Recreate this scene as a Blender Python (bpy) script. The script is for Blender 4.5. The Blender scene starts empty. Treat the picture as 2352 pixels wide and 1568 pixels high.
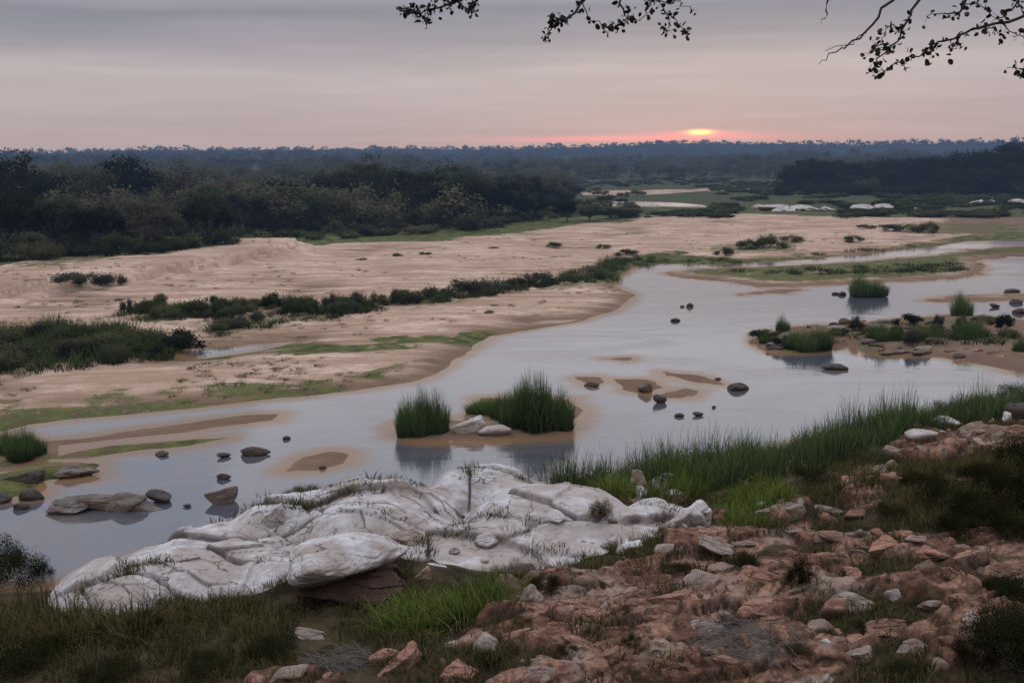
import bpy, bmesh, math, random, time
import numpy as np
from mathutils import Matrix, Vector
T0=time.time()
rng=np.random.default_rng(7); random.seed(7)
scene=bpy.context.scene
scene.view_settings.view_transform='Standard'
scene.view_settings.look='None'
COL=scene.collection
# ------------------------------------------------------------------ camera (12 m above the river, on the bank)
F=2287.0; PITCH=math.radians(10.77); ROLL=math.radians(0.54); CZ=12.0
fwd=np.array([0,math.cos(PITCH),-math.sin(PITCH)]); rt=np.array([1.0,0,0]); up=np.cross(rt,fwd)
rt2=rt*math.cos(ROLL)-up*math.sin(ROLL); up2=up*math.cos(ROLL)+rt*math.sin(ROLL)
cam=bpy.data.cameras.new("camera"); camo=bpy.data.objects.new("camera",cam); COL.objects.link(camo)
cam.sensor_width=36; cam.lens=36*F/2352; cam.clip_end=20000; cam.clip_start=0.1
M=Matrix(((rt2[0],up2[0],-fwd[0],0),(rt2[1],up2[1],-fwd[1],0),(rt2[2],up2[2],-fwd[2],CZ),(0,0,0,1)))
camo.matrix_world=M; scene.camera=camo
C0=np.array([0,0,CZ])
def ray(px,py):
    px=np.asarray(px,float); py=np.asarray(py,float)
    return ((px-1176)/F)[...,None]*rt2-((py-784)/F)[...,None]*up2+fwd
def ground(px,py,z=0.0):
    d=ray(px,py); t=(z-CZ)/d[...,2]
    return C0+d*np.asarray(t)[...,None]
# ------------------------------------------------------------------ noise
def h3(ix,iy,iz,s=0):
    n=(ix*374761393+iy*668265263+iz*2147483647+s*144269504)&0xffffffff
    n=((n^(n>>13))*1274126177)&0xffffffff
    n=n^(n>>16); n=(n*668265263)&0xffffffff; n=n^(n>>15)
    return (n&0xffffff)/float(0xffffff)
def vn3(x,y,z,s=0):
    ix=np.floor(x).astype(np.int64); iy=np.floor(y).astype(np.int64); iz=np.floor(z).astype(np.int64)
    fx=x-ix; fy=y-iy; fz=z-iz
    fx=fx*fx*(3-2*fx); fy=fy*fy*(3-2*fy); fz=fz*fz*(3-2*fz)
    r=0
    for a in (0,1):
        for b in (0,1):
            for c in (0,1):
                w=(fx if a else 1-fx)*(fy if b else 1-fy)*(fz if c else 1-fz)
                r=r+w*h3(ix+a,iy+b,iz+c,s)
    return r
def vn2(x,y,s=0):
    ix=np.floor(x).astype(np.int64); iy=np.floor(y).astype(np.int64)
    fx=x-ix; fy=y-iy
    fx=fx*fx*(3-2*fx); fy=fy*fy*(3-2*fy); z=ix*0
    return (h3(ix,iy,z,s)*(1-fx)*(1-fy)+h3(ix+1,iy,z,s)*fx*(1-fy)+h3(ix,iy+1,z,s)*(1-fx)*fy+h3(ix+1,iy+1,z,s)*fx*fy)
def fbm(x,y,o=4,s=0):
    r=0;a=.5
    for k in range(o):
        r=r+a*(vn2(x,y,s+k)-.5); x=x*2.03+7.1; y=y*2.03+3.3; a*=.5
    return r
def vor(x,y,s=0):
    ix=np.floor(x).astype(np.int64); iy=np.floor(y).astype(np.int64)
    f1=np.full(x.shape,9.); f2=np.full(x.shape,9.); cid=np.zeros(x.shape); z=ix*0
    for a in (-1,0,1):
        for b in (-1,0,1):
            cx=ix+a+h3(ix+a,iy+b,z,s); cy=iy+b+h3(ix+a,iy+b,z,s+5)
            d=np.hypot(x-cx,y-cy); hh=h3(ix+a,iy+b,z,s+9)
            m=d<f1
            f2=np.where(m,f1,np.minimum(f2,d)); cid=np.where(m,hh,cid); f1=np.where(m,d,f1)
    return f1,f2,cid
def sst(x,a,b):
    t=np.clip((x-a)/(b-a),0,1); return t*t*(3-2*t)
# ------------------------------------------------------------------ polygons
def sdp(x,y,P):
    d=np.full(x.shape,1e18); ins=np.zeros(x.shape,bool); n=len(P)
    for i in range(n):
        ax,ay=P[i]; bx,by=P[(i+1)%n]; ex,ey=bx-ax,by-ay
        wx=x-ax; wy=y-ay
        t=np.clip((wx*ex+wy*ey)/(ex*ex+ey*ey+1e-12),0,1)
        d=np.minimum(d,(wx-ex*t)**2+(wy-ey*t)**2)
        if abs(ey)>1e-12:
            c=((ay>y)!=(by>y))&(x<ex*(y-ay)/ey+ax); ins^=c
    return np.where(ins,1,-1)*np.sqrt(d)
def sub(x,y,P,mar=12.0):
    P=np.asarray(P); o=np.full(x.shape,-mar)
    m=(x>P[:,0].min()-mar)&(x<P[:,0].max()+mar)&(y>P[:,1].min()-mar)&(y<P[:,1].max()+mar)
    if m.any(): o[m]=np.maximum(sdp(x[m],y[m],P),-mar)
    return o
def W2(pts,z=0.0):
    a=np.array(pts,float); return ground(a[:,0],a[:,1],z)[:,:2]
farsh=[(-900,1075),(-400,1030),(0,990),(60,977),(150,965),(300,950),(450,938),(600,920),(750,905),(850,890),(930,880),(985,865),(1030,842),(1065,815),(1090,795),(1130,772),(1200,760),(1270,750),(1340,737),(1400,715),(1440,695),(1460,679),(1440,669),(1412,658),(1402,646),(1422,630),(1455,612),(1500,604),(1560,606),(1650,608),(1750,603),(1850,595),(1950,587),(2050,577),(2150,565),(2230,553),(2352,549),(2700,538),(3300,528)]
nearsh=[(3300,800),(2700,860),(2352,925),(2170,952),(2000,985),(1850,1015),(1700,1050),(1550,1080),(1430,1100),(1300,1115),(1150,1130),(950,1150),(800,1165),(650,1190),(560,1215),(450,1250),(350,1285),(250,1320),(180,1345),(100,1355),(0,1360),(-300,1390),(-900,1440)]
RIV=W2(farsh+nearsh)
NB=np.vstack([W2(nearsh),[(-60,0),(-60,-60),(90,-60),(110,40)]])
isl=[
 [(1525,626),(1600,618),(1750,613),(1900,606),(2020,597),(2150,585),(2230,574),(2352,566),(2700,552),(3300,545),(3300,575),(2700,578),(2352,587),(2240,597),(2262,612),(2250,631),(2150,643),(2000,650),(1850,657),(1740,658),(1680,646),(1600,641),(1540,633)],
 [(1740,795),(1745,768),(1830,748),(1950,742),(2100,732),(2200,722),(2352,735),(2700,730),(2700,900),(2352,858),(2250,838),(2150,820),(2050,817),(1980,813),(1960,796),(1900,806),(1830,812),(1770,808)],
 [(2110,690),(2230,678),(2352,674),(2600,668),(2600,690),(2352,690),(2200,695)],
 [(905,1004),(915,975),(960,960),(1010,962),(1060,965),(1110,940),(1110,915),(1200,918),(1310,915),(1340,940),(1320,975),(1300,1000),(1200,1005),(1090,1012),(990,1010)],
 [(1325,866),(1380,866),(1393,880),(1350,886)],[(1400,868),(1480,872),(1525,890),(1470,902),(1430,893)],
 [(1532,855),(1600,860),(1670,884),(1600,880),(1550,868)],[(1515,905),(1570,893),(1615,897),(1560,915),(1520,915)],
 [(665,1080),(700,1050),(760,1040),(802,1045),(790,1065),(735,1078)],[(1400,824),(1450,821),(1448,827)],[(1690,677),(1760,668),(1850,664),(1800,673)],
 [(50,1017),(200,1004),(330,985),(450,968),(560,953),(640,950),(625,965),(500,980),(430,993),(300,1006),(150,1022)],
 [(110,1054),(250,1022),(400,1012),(525,1005),(430,1024),(300,1037),(200,1052)],
 [(-400,1010),(-100,1000),(0,1000),(60,1005),(135,1020),(120,1050),(0,1070),(-400,1080)],
 [(-300,1085),(0,1075),(120,1062),(215,1068),(210,1095),(110,1105),(60,1140),(-300,1150)],
]
ISL=[W2(p) for p in isl]
pond=[[(395,828),(420,803),(500,797),(580,791),(650,786),(700,782),(640,797),(540,813),(470,823)],[(1210,742),(1260,736),(1330,734),(1290,742)],
 [(1370,464),(1450,461),(1560,465),(1620,471),(1580,477),(1450,474)],[(1700,486),(1800,481),(2050,480),(2160,483),(2000,487)],[(2230,468),(2400,464),(2600,464),(2400,472)]]
POND=[W2(p) for p in pond]
DUNE=W2([(-900,700),(0,692),(130,672),(300,655),(500,620),(700,585),(700,560),(400,560),(0,560),(-900,560)],.4)
def landv(x,y):
    r=np.hypot(x,y)
    s=-sdp(x,y,RIV)
    s=s+fbm(x/3,y/3,4,11)*.016*r*sst(s,-6,-1)*(1-.3*sst(s,0,6))
    for k,P in enumerate(ISL): s=np.maximum(s,sub(x,y,P)+fbm(x/1.3,y/1.8,4,12)*(.009 if k in (11,12) else .022)*r)
    for P in POND: s=np.minimum(s,-sub(x,y,P)+fbm(x/2,y/3,3,13)*.012*r)
    return s
def H0(x,y,parts=False):
    x=np.asarray(x,float); y=np.asarray(y,float); r=np.hypot(x,y)
    L=landv(x,y); dN=sdp(x,y,NB)
    up_=np.maximum(L,0); dn=np.minimum(L,0)
    z=.38*(1-np.exp(-up_/2.2))-.8*(1-np.exp(dn/2.0))
    z=z+sst(L,1,8)*(fbm(x/9,y/9,4,1)*.6)+sst(L,.5,3)*(fbm(x/1.5,y/1.5,3,2)*.10+fbm(x/4+y/9,y/2.2,3,5)*.14)
    dd=sub(x,y,DUNE,12); z=z+1.1*sst(dd+fbm(x/3,y/3,3,4)*3,-.5,2.0)
    dNp=np.maximum(dN+fbm(x/5,y/5,3,3)*3*sst(dN,1,6),0)
    zn=3.6*(1-np.exp(-dNp/15))+fbm(x/3.5,y/3.5,4,6)*.8*sst(dN,.5,6)+.5*np.maximum(16-r,0)
    z=np.where(dN>0,np.maximum(z*.3,zn),z)
    # rising wooded country and the distant ridge
    z=z+3.0*sst(r,200,420)*sst(-x/y.clip(1),-.02,.3)+ (8+9*sst(x/y.clip(1),-.45,-.1)+30*fbm(x/450,y/600,3,8))*sst(r,900,2700)*sst(y,0,500)
    z=z+2.0*sst(r,330,600)+14*fbm(x/220,y/160,2,18)*sst(r,450,800)*(1-sst(r,1500,2300))
    if parts: return z,L,dN
    return z
def spot(px,py,Hf=H0):
    px=np.atleast_1d(np.asarray(px,float)); py=np.atleast_1d(np.asarray(py,float)); z=np.zeros(px.shape)
    for k in range(14):
        p=ground(px,py,z); z=.5*z+.5*np.maximum(Hf(p[:,0],p[:,1]),0)
    p=ground(px,py,z); p[:,2]=z; return p
def WS(pts,Hf=H0):
    a=np.array(pts,float); return spot(a[:,0],a[:,1],Hf)[:,:2]
ROCKY=[WS(p) for p in [
 [(640,1600),(760,1530),(850,1480),(1100,1410),(1250,1360),(1500,1325),(1750,1290),(1900,1310),(2150,1335),(2352,1350),(2450,1600),(1200,1640)],
 [(1860,1240),(2000,1205),(2352,1235),(2500,1260),(2500,1340),(2250,1330),(1950,1290)],
 [(2000,1010),(2080,975),(2200,960),(2352,950),(2450,990),(2352,1040),(2250,1062),(2100,1065),(2010,1050)],
 [(1740,1150),(1900,1140),(1905,1205),(1750,1212)],[(1440,1100),(1560,1110),(1700,1190),(1740,1280),(1500,1300),(1400,1200)],
 [(1900,1100),(2050,1070),(2200,1120),(2150,1160),(1950,1150)]]]
def rockm(x,y):
    m=np.full(x.shape,-12.)
    for P in ROCKY: m=np.maximum(m,sub(x,y,P))
    m=np.minimum(m,1.0)+fbm(x/2.4,y/1.6,4,21)*6.6-.42
    return sst(m,-.22,.22)
def H(x,y,full=False):
    z,L,dN=H0(x,y,True)
    rm=rockm(x,y)
    ca,sa=math.cos(.35),math.sin(.35); u=x*ca+y*sa; v=-x*sa+y*ca
    add=np.zeros(x.shape); crk=np.zeros(x.shape)
    m=(dN>-1)&(rm>.01)
    if m.any():
        um=u[m]+fbm(x[m]/.9,y[m]/.9,4,31)*.9; vm=v[m]+fbm(x[m]/.9,y[m]/.9,4,32)*.55
        f1,f2,c=vor(um/2.3,vm/.95,3); g1,g2,c2=vor(um/.95,vm/.40,5); e1,e2,c3=vor(um/.33,vm/.17,6)
        ms=sst(c,.25,.6)
        lay=(vm/.42+c*3); lay=lay-np.floor(lay)
        add[m]=rm[m]*((c-.35)*.50*sst(f2-f1,0,.06)+(c2-.5)*.20*sst(g2-g1,0,.07)*ms+(c3-.5)*.05*sst(e2-e1,0,.15)+lay*.09*(1-sst(lay,.9,1))+.04+fbm(x[m]*2.2,y[m]*2.2,4,35)*.10)
        crk[m]=np.maximum(np.maximum(1-sst(f2-f1,.0,.09),.9*(1-sst(g2-g1,0,.10))*ms),.5*sst(lay,.86,.99))*rm[m]
    z=z+add
    if full: return z,L,dN,rm,crk
    return z
# ------------------------------------------------------------------ mesh helpers
def mesh(name,V,T,col=None,smooth=True,quad=False):
    V=np.ascontiguousarray(V,np.float32); T=np.ascontiguousarray(T,np.int32)
    me=bpy.data.meshes.new(name); k=T.shape[1]
    me.vertices.add(len(V)); me.vertices.foreach_set("co",V.ravel())
    me.loops.add(T.size); me.loops.foreach_set("vertex_index",T.ravel())
    me.polygons.add(len(T)); me.polygons.foreach_set("loop_start",np.arange(0,T.size,k,dtype=np.int32))
    me.polygons.foreach_set("use_smooth",np.full(len(T),smooth))
    me.update(calc_edges=True)
    if col is not None:
        a=me.attributes.new("col",'FLOAT_COLOR','POINT')
        c=np.zeros((len(V),4),np.float32); c[:,:col.shape[1]]=col
        if col.shape[1]<4: c[:,3]=1
        a.data.foreach_set("color",c.ravel())
    return me
def thing(name,me,mat=None,label=None,cat=None,kind=None,group=None,parent=None):
    o=bpy.data.objects.new(name,me); COL.objects.link(o)
    if mat is not None and me is not None and len(me.materials)==0: me.materials.append(mat)
    if label: o["label"]=label
    if cat: o["category"]=cat
    if kind: o["kind"]=kind
    if group: o["group"]=group
    if parent: o.parent=parent
    return o
def merge(tmps,pos,sc,rot,sz=None,tilt=None):
    Vs=[];Ts=[];Cs=[];off=0; n=len(pos); which=rng.integers(0,len(tmps),n)
    sz=sc if sz is None else sz
    for k,(V,T,C) in enumerate(tmps):
        idx=np.where(which==k)[0]
        if len(idx)==0: continue
        c=np.cos(rot[idx])[:,None]; s=np.sin(rot[idx])[:,None]
        X=(V[None,:,0]*c-V[None,:,1]*s)*sc[idx][:,None]+pos[idx,0][:,None]
        Y=(V[None,:,0]*s+V[None,:,1]*c)*sc[idx][:,None]+pos[idx,1][:,None]
        Z=V[None,:,2]*sz[idx][:,None]+pos[idx,2][:,None]
        Vs.append(np.stack([X,Y,Z],-1).reshape(-1,3))
        m=len(V); Ts.append((T[None]+(np.arange(len(idx))*m)[:,None,None]+off).reshape(-1,T.shape[1])); off+=m*len(idx)
        cc=np.repeat(C[None],len(idx),0).copy(); cc[:,:,1]=rng.random(len(idx))[:,None]; Cs.append(cc.reshape(-1,C.shape[1]))
    return np.vstack(Vs),np.vstack(Ts),np.vstack(Cs)
def tube(pts,rad,sides=6):
    pts=np.asarray(pts,float); n=len(pts); V=[];T=[]
    for i in range(n):
        d=pts[min(i+1,n-1)]-pts[max(i-1,0)]; d/=np.linalg.norm(d)+1e-9
        a=np.cross(d,[.3,.2,.93]); 
        if np.linalg.norm(a)<.1: a=np.cross(d,[1,0,0])
        a/=np.linalg.norm(a); b=np.cross(d,a)
        for k in range(sides):
            t=2*math.pi*k/sides; V.append(pts[i]+rad[i]*(math.cos(t)*a+math.sin(t)*b))
    for i in range(n-1):
        for k in range(sides):
            p=i*sides+k; q=i*sides+(k+1)%sides
            T.append((p,q,q+sides)); T.append((p,q+sides,p+sides))
    return np.array(V),np.array(T)
def join(parts):
    Vs=[];Ts=[];o=0
    for V,T in parts: Vs.append(V);Ts.append(T+o);o+=len(V)
    return np.vstack(Vs),np.vstack(Ts)
def leaves(cent,size,r=rng):
    n=len(cent); a=r.normal(size=(n,3)); a/=np.linalg.norm(a,axis=1)[:,None]
    b=np.cross(a,r.normal(size=(n,3))); b/=np.linalg.norm(b,axis=1)[:,None]
    s=(size*(.6+.8*r.random(n)))[:,None]
    V=np.stack([cent+a*s,cent+b*s*.7,cent-a*s,cent-b*s*.7],1).reshape(-1,3)
    q=np.arange(n)[:,None]*4
    T=np.concatenate([q+np.array([[0,1,2]]),q+np.array([[0,2,3]])])
    return V,T
def blades(n,R,h,w,lean=.35,seed=0,low=.55,coarse=False,ball=.35):
    r=np.random.default_rng(seed)
    a=r.random(n)*6.283; q=np.sqrt(r.random(n))*R; bx=q*np.cos(a); by=q*np.sin(a)
    la=a+r.normal(size=n)*1.2; ln=lean*h*(.15+r.random(n))*(.5+.7*q/R); hh=h*(low+(1-low)*r.random(n))*(1-ball*(q/R)**2)
    lump=.68+.62*vn2(bx*2.2/R+seed,by*2.2/R+3,seed); hh=hh*lump
    f=r.random(n)*6.283; wx=np.cos(f)*w; wy=np.sin(f)*w
    tt=[0,.5] if coarse else [0,.45,.8]
    rows=[]
    for t,ww in zip(tt,(1,.8,.5)):
        x=bx+np.cos(la)*ln*t*t; y=by+np.sin(la)*ln*t*t; z=hh*t
        rows+= [np.stack([x-wx*ww,y-wy*ww,z],1),np.stack([x+wx*ww,y+wy*ww,z],1)]
    rows.append(np.stack([bx+np.cos(la)*ln,by+np.sin(la)*ln,hh*(1-.12*r.random(n))],1))
    V=np.stack(rows,1).reshape(-1,3); m=len(rows); q=np.arange(n)[:,None]*m
    tris=[(0,1,3),(0,3,2),(2,3,4)] if coarse else [(0,1,3),(0,3,2),(2,3,5),(2,5,4),(4,5,6)]
    T=np.concatenate([q+np.array([t]) for t in tris])
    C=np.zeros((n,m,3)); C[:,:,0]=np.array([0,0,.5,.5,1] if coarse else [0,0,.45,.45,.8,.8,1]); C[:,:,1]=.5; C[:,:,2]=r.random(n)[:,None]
    return V,T,C.reshape(-1,3)
# ------------------------------------------------------------------ materials
def newmat(name):
    m=bpy.data.materials.new(name); m.use_nodes=True; nt=m.node_tree; nt.nodes.clear(); return m,nt
class G:
    def __init__(s,nt): s.nt=nt
    def n(s,t,**k):
        nd=s.nt.nodes.new(t)
        for a,b in k.items(): setattr(nd,a,b)
        return nd
    def put(s,sock,v):
        if isinstance(v,bpy.types.NodeSocket): s.nt.links.new(v,sock)
        elif isinstance(v,(tuple,list)) and len(v)==3 and sock.type=='RGBA': sock.default_value=(*v,1)
        else: sock.default_value=v
    def math(s,op,a,b=None,clamp=False):
        nd=s.n('ShaderNodeMath',operation=op,use_clamp=clamp); s.put(nd.inputs[0],a)
        if b is not None: s.put(nd.inputs[1],b)
        return nd.outputs[0]
    def mr(s,v,a,b,c=0.,d=1.,smooth=True):
        nd=s.n('ShaderNodeMapRange'); nd.interpolation_type='SMOOTHSTEP' if smooth else 'LINEAR'
        s.put(nd.inputs[0],v)
        for i,q in enumerate((a,b,c,d)): nd.inputs[i+1].default_value=q
        return nd.outputs[0]
    def mix(s,f,a,b,mode='MIX'):
        nd=s.n('ShaderNodeMix',data_type='RGBA',blend_type=mode); s.put(nd.inputs[0],f); s.put(nd.inputs[6],a); s.put(nd.inputs[7],b); return nd.outputs[2]
    def noise(s,vec,scale,detail=4,rough=.55,dist=0):
        nd=s.n('ShaderNodeTexNoise'); s.put(nd.inputs['Vector'],vec); nd.inputs['Scale'].default_value=scale
        nd.inputs['Detail'].default_value=detail; nd.inputs['Roughness'].default_value=rough; nd.inputs['Distortion'].default_value=dist; return nd.outputs['Fac']
    def vscale(s,vec,sc,rz=0):
        nd=s.n('ShaderNodeMapping'); s.put(nd.inputs['Vector'],vec); nd.inputs['Scale'].default_value=sc; nd.inputs['Rotation'].default_value=(0,0,rz); return nd.outputs[0]
    def pos(s): return s.n('ShaderNodeNewGeometry').outputs['Position']
    def dist(s):
        l=s.n('ShaderNodeVectorMath',operation='LENGTH'); s.put(l.inputs[0],s.pos()); return l.outputs['Value']
    def haze(s,shader,on=True):  # aerial haze painted into the material: bluish emission growing with distance
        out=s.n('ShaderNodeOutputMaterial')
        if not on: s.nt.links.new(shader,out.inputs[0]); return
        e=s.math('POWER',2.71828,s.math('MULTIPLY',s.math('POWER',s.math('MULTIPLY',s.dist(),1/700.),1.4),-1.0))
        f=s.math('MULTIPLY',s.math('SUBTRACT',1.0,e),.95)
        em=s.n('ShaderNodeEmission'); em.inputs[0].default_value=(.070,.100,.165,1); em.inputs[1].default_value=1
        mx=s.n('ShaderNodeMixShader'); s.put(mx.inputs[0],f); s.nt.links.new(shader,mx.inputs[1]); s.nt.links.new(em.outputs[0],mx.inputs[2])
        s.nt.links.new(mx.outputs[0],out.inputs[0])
    def bsdf(s,col,rough=.8,bump=None,bs=.3,bd=.05,spec=.3):
        b=s.n('ShaderNodeBsdfPrincipled'); s.put(b.inputs['Base Color'],col); s.put(b.inputs['Roughness'],rough); b.inputs['Specular IOR Level'].default_value=spec
        if bump is not None:
            bp=s.n('ShaderNodeBump'); bp.inputs['Strength'].default_value=bs; bp.inputs['Distance'].default_value=bd
            s.put(bp.inputs['Height'],bump); s.nt.links.new(bp.outputs[0],b.inputs['Normal'])
        return b.outputs[0]
    def leaf(s,col,tr=.38):
        d=s.n('ShaderNodeBsdfDiffuse'); t=s.n('ShaderNodeBsdfTranslucent'); s.put(d.inputs[0],col); s.put(t.inputs[0],col)
        mx=s.n('ShaderNodeMixShader'); mx.inputs[0].default_value=tr; s.nt.links.new(d.outputs[0],mx.inputs[1]); s.nt.links.new(t.outputs[0],mx.inputs[2]); return mx.outputs[0]
def leafmat(name,dark,light,tip=None,haze=True,patch=None):
    m,nt=newmat(name); g=G(nt)
    at=g.n('ShaderNodeAttribute',attribute_name='col'); sp=g.n('ShaderNodeSeparateColor'); nt.links.new(at.outputs['Color'],sp.inputs[0])
    oi=g.n('ShaderNodeObjectInfo').outputs['Random']
    nz=g.noise(g.pos(),.35,2)
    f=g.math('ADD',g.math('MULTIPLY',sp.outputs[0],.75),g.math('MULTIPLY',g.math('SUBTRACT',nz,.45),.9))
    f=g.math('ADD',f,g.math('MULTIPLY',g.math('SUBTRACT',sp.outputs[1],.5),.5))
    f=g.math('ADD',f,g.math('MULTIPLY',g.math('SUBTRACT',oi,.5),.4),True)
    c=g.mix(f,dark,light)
    if patch is not None:
        pn=g.math('ADD',g.noise(g.pos(),.045,3),g.math('ADD',g.math('MULTIPLY',g.math('SUBTRACT',sp.outputs[1],.5),.30),g.math('MULTIPLY',g.math('SUBTRACT',oi,.5),.30)))
        c=g.mix(g.math('MULTIPLY',g.mr(pn,.44,.66),g.math('ADD',g.math('MULTIPLY',sp.outputs[0],.7),.15)),c,patch)
    if tip is not None:
        c=g.mix(g.mr(sp.outputs[2],.55,1.0,0,.75),c,tip)
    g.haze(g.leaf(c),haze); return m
def barkmat(name,c1,c2,haze=True):
    m,nt=newmat(name); g=G(nt); n=g.noise(g.vscale(g.pos(),(6,6,1.5)),3,4)
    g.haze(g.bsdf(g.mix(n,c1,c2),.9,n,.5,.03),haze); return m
def rockmat(name,pale,mid,tint,crack,sc=1.0,cw=.012,bd=.05,spkl=.55):
    m,nt=newmat(name); g=G(nt); P=g.pos()
    oi=g.n('ShaderNodeObjectInfo').outputs['Random']
    at=g.n('ShaderNodeAttribute',attribute_name='col'); sp=g.n('ShaderNodeSeparateColor'); nt.links.new(at.outputs['Color'],sp.inputs[0])
    big=g.noise(P,.55*sc,4,.6,.4); fine=g.noise(P,11*sc,6,.7); med=g.noise(g.vscale(P,(.8,1.5,1.8),.45),1.7*sc,5,.60,.6)
    c=g.mix(g.mr(med,.36,.62),mid,pale)
    c=g.mix(g.mr(g.math('ADD',big,g.math('MULTIPLY',g.math('SUBTRACT',oi,.5),.25)),.46,.64,0,.75),c,tint)
    c=g.mix(g.mr(fine,.36,.62,.45,0),c,mid)
    spk=g.noise(P,4.5*sc,5,.75,.3); c=g.mix(g.mr(spk,.54,.68,0,spkl),c,crack)
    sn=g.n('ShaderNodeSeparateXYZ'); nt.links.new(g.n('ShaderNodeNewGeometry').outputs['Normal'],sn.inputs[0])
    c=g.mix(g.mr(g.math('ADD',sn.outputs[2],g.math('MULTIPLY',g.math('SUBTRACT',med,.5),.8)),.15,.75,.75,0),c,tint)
    wv=g.n('ShaderNodeVectorMath',operation='ADD'); nn=g.n('ShaderNodeTexNoise'); nt.links.new(P,nn.inputs['Vector']); nn.inputs['Scale'].default_value=.8*sc; nn.inputs['Detail'].default_value=5
    sc2=g.n('ShaderNodeVectorMath',operation='SCALE'); nt.links.new(nn.outputs['Color'],sc2.inputs[0]); sc2.inputs['Scale'].default_value=1.6/sc
    nt.links.new(P,wv.inputs[0]); nt.links.new(sc2.outputs[0],wv.inputs[1])
    vo=g.n('ShaderNodeTexVoronoi',feature='DISTANCE_TO_EDGE'); vo.inputs['Scale'].default_value=.8*sc; g.put(vo.inputs['Vector'],g.vscale(wv.outputs[0],(.5,2.1,1.3),.45))
    gate=g.mr(g.noise(P,.9*sc,3),.45,.58)
    cra=g.math('MULTIPLY',g.math('MULTIPLY',g.mr(vo.outputs['Distance'],0,cw,1,0),.9),gate)
    cra=g.math('MAXIMUM',cra,g.math('MULTIPLY',sp.outputs[0],.95))
    c=g.mix(cra,c,crack)
    hgt=g.math('SUBTRACT',g.math('ADD',g.math('MULTIPLY',fine,.5),med),g.math('MULTIPLY',cra,.5))
    g.haze(g.bsdf(c,.9,hgt,.8,bd,.15),False); return m
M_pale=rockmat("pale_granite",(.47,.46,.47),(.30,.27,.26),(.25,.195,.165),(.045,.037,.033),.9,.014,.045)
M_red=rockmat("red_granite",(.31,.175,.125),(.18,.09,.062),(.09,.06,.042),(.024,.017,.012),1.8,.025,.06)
M_dred=rockmat("shadowed_red_granite",(.07,.04,.03),(.045,.026,.02),(.03,.02,.016),(.012,.009,.008),1.8,.03,.06)  # darker copy of the red granite, shade of the undercut put into its colour
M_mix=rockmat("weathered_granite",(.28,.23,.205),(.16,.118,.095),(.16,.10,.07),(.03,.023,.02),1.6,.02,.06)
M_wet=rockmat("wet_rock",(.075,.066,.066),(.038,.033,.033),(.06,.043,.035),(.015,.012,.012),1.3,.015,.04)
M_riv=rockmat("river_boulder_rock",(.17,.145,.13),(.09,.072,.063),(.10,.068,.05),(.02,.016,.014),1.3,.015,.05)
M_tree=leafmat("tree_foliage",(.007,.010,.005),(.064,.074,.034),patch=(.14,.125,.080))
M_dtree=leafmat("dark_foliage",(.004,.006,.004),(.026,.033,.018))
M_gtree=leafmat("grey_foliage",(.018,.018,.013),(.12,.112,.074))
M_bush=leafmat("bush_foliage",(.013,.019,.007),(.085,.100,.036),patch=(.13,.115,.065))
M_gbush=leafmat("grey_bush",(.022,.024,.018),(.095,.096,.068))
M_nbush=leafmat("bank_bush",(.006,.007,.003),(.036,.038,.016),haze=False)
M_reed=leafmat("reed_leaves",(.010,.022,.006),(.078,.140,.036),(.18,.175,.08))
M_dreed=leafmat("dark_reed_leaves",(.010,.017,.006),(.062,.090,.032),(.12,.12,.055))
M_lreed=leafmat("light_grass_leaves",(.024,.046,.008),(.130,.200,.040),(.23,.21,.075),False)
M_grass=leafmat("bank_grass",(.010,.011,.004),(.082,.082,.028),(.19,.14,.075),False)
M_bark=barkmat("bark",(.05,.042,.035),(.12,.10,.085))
M_dead=barkmat("dead_wood",(.06,.05,.045),(.17,.15,.14),False)
M_twig=barkmat("dark_twig",(.012,.010,.009),(.03,.025,.022),False)
M_hleaf,nt=newmat("hanging_leaf"); g=G(nt); g.haze(g.bsdf(g.mix(g.noise(g.pos(),6),(.006,.008,.006),(.018,.022,.014)),.7),False)
# ------------------------------------------------------------------ ground sheet
def pm(x,y,P,soft,w=0,s=40,nz=3.0):
    d=sub(x,y,P,12); 
    if w: d=d+fbm(x/nz,y/nz,4,s)*w
    return sst(d,-soft,soft)
SAND=W2([(-900,665),(0,640),(130,614),(400,594),(560,570),(700,562),(1000,553),(1150,541),(1250,529),(1400,513),(1500,497),(1700,491),(1950,497),(2100,500),(2200,497),(2352,505),(3300,520),(3300,700),(1650,700),(1100,830),(900,920),(0,1060),(-900,1150)],.35)
FARS=W2([(1270,446),(1400,438),(1600,433),(1740,433),(1640,441),(1500,444),(1400,448)],.3)
BANDS=[[(270,728),(330,741),(500,725),(670,703),(660,690),(500,697),(300,709)],[(640,743),(760,731),(870,715),(960,706),(945,688),(800,694),(690,690),(630,720)],[(480,777),(560,770),(630,747),(560,740),(490,755)],
  [(960,702),(1160,675),(1300,652),(1290,638),(1150,655),(960,684)],[(1280,657),(1400,650),(1440,617),(1500,602),(1500,590),(1400,600),(1290,633)]]
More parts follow.
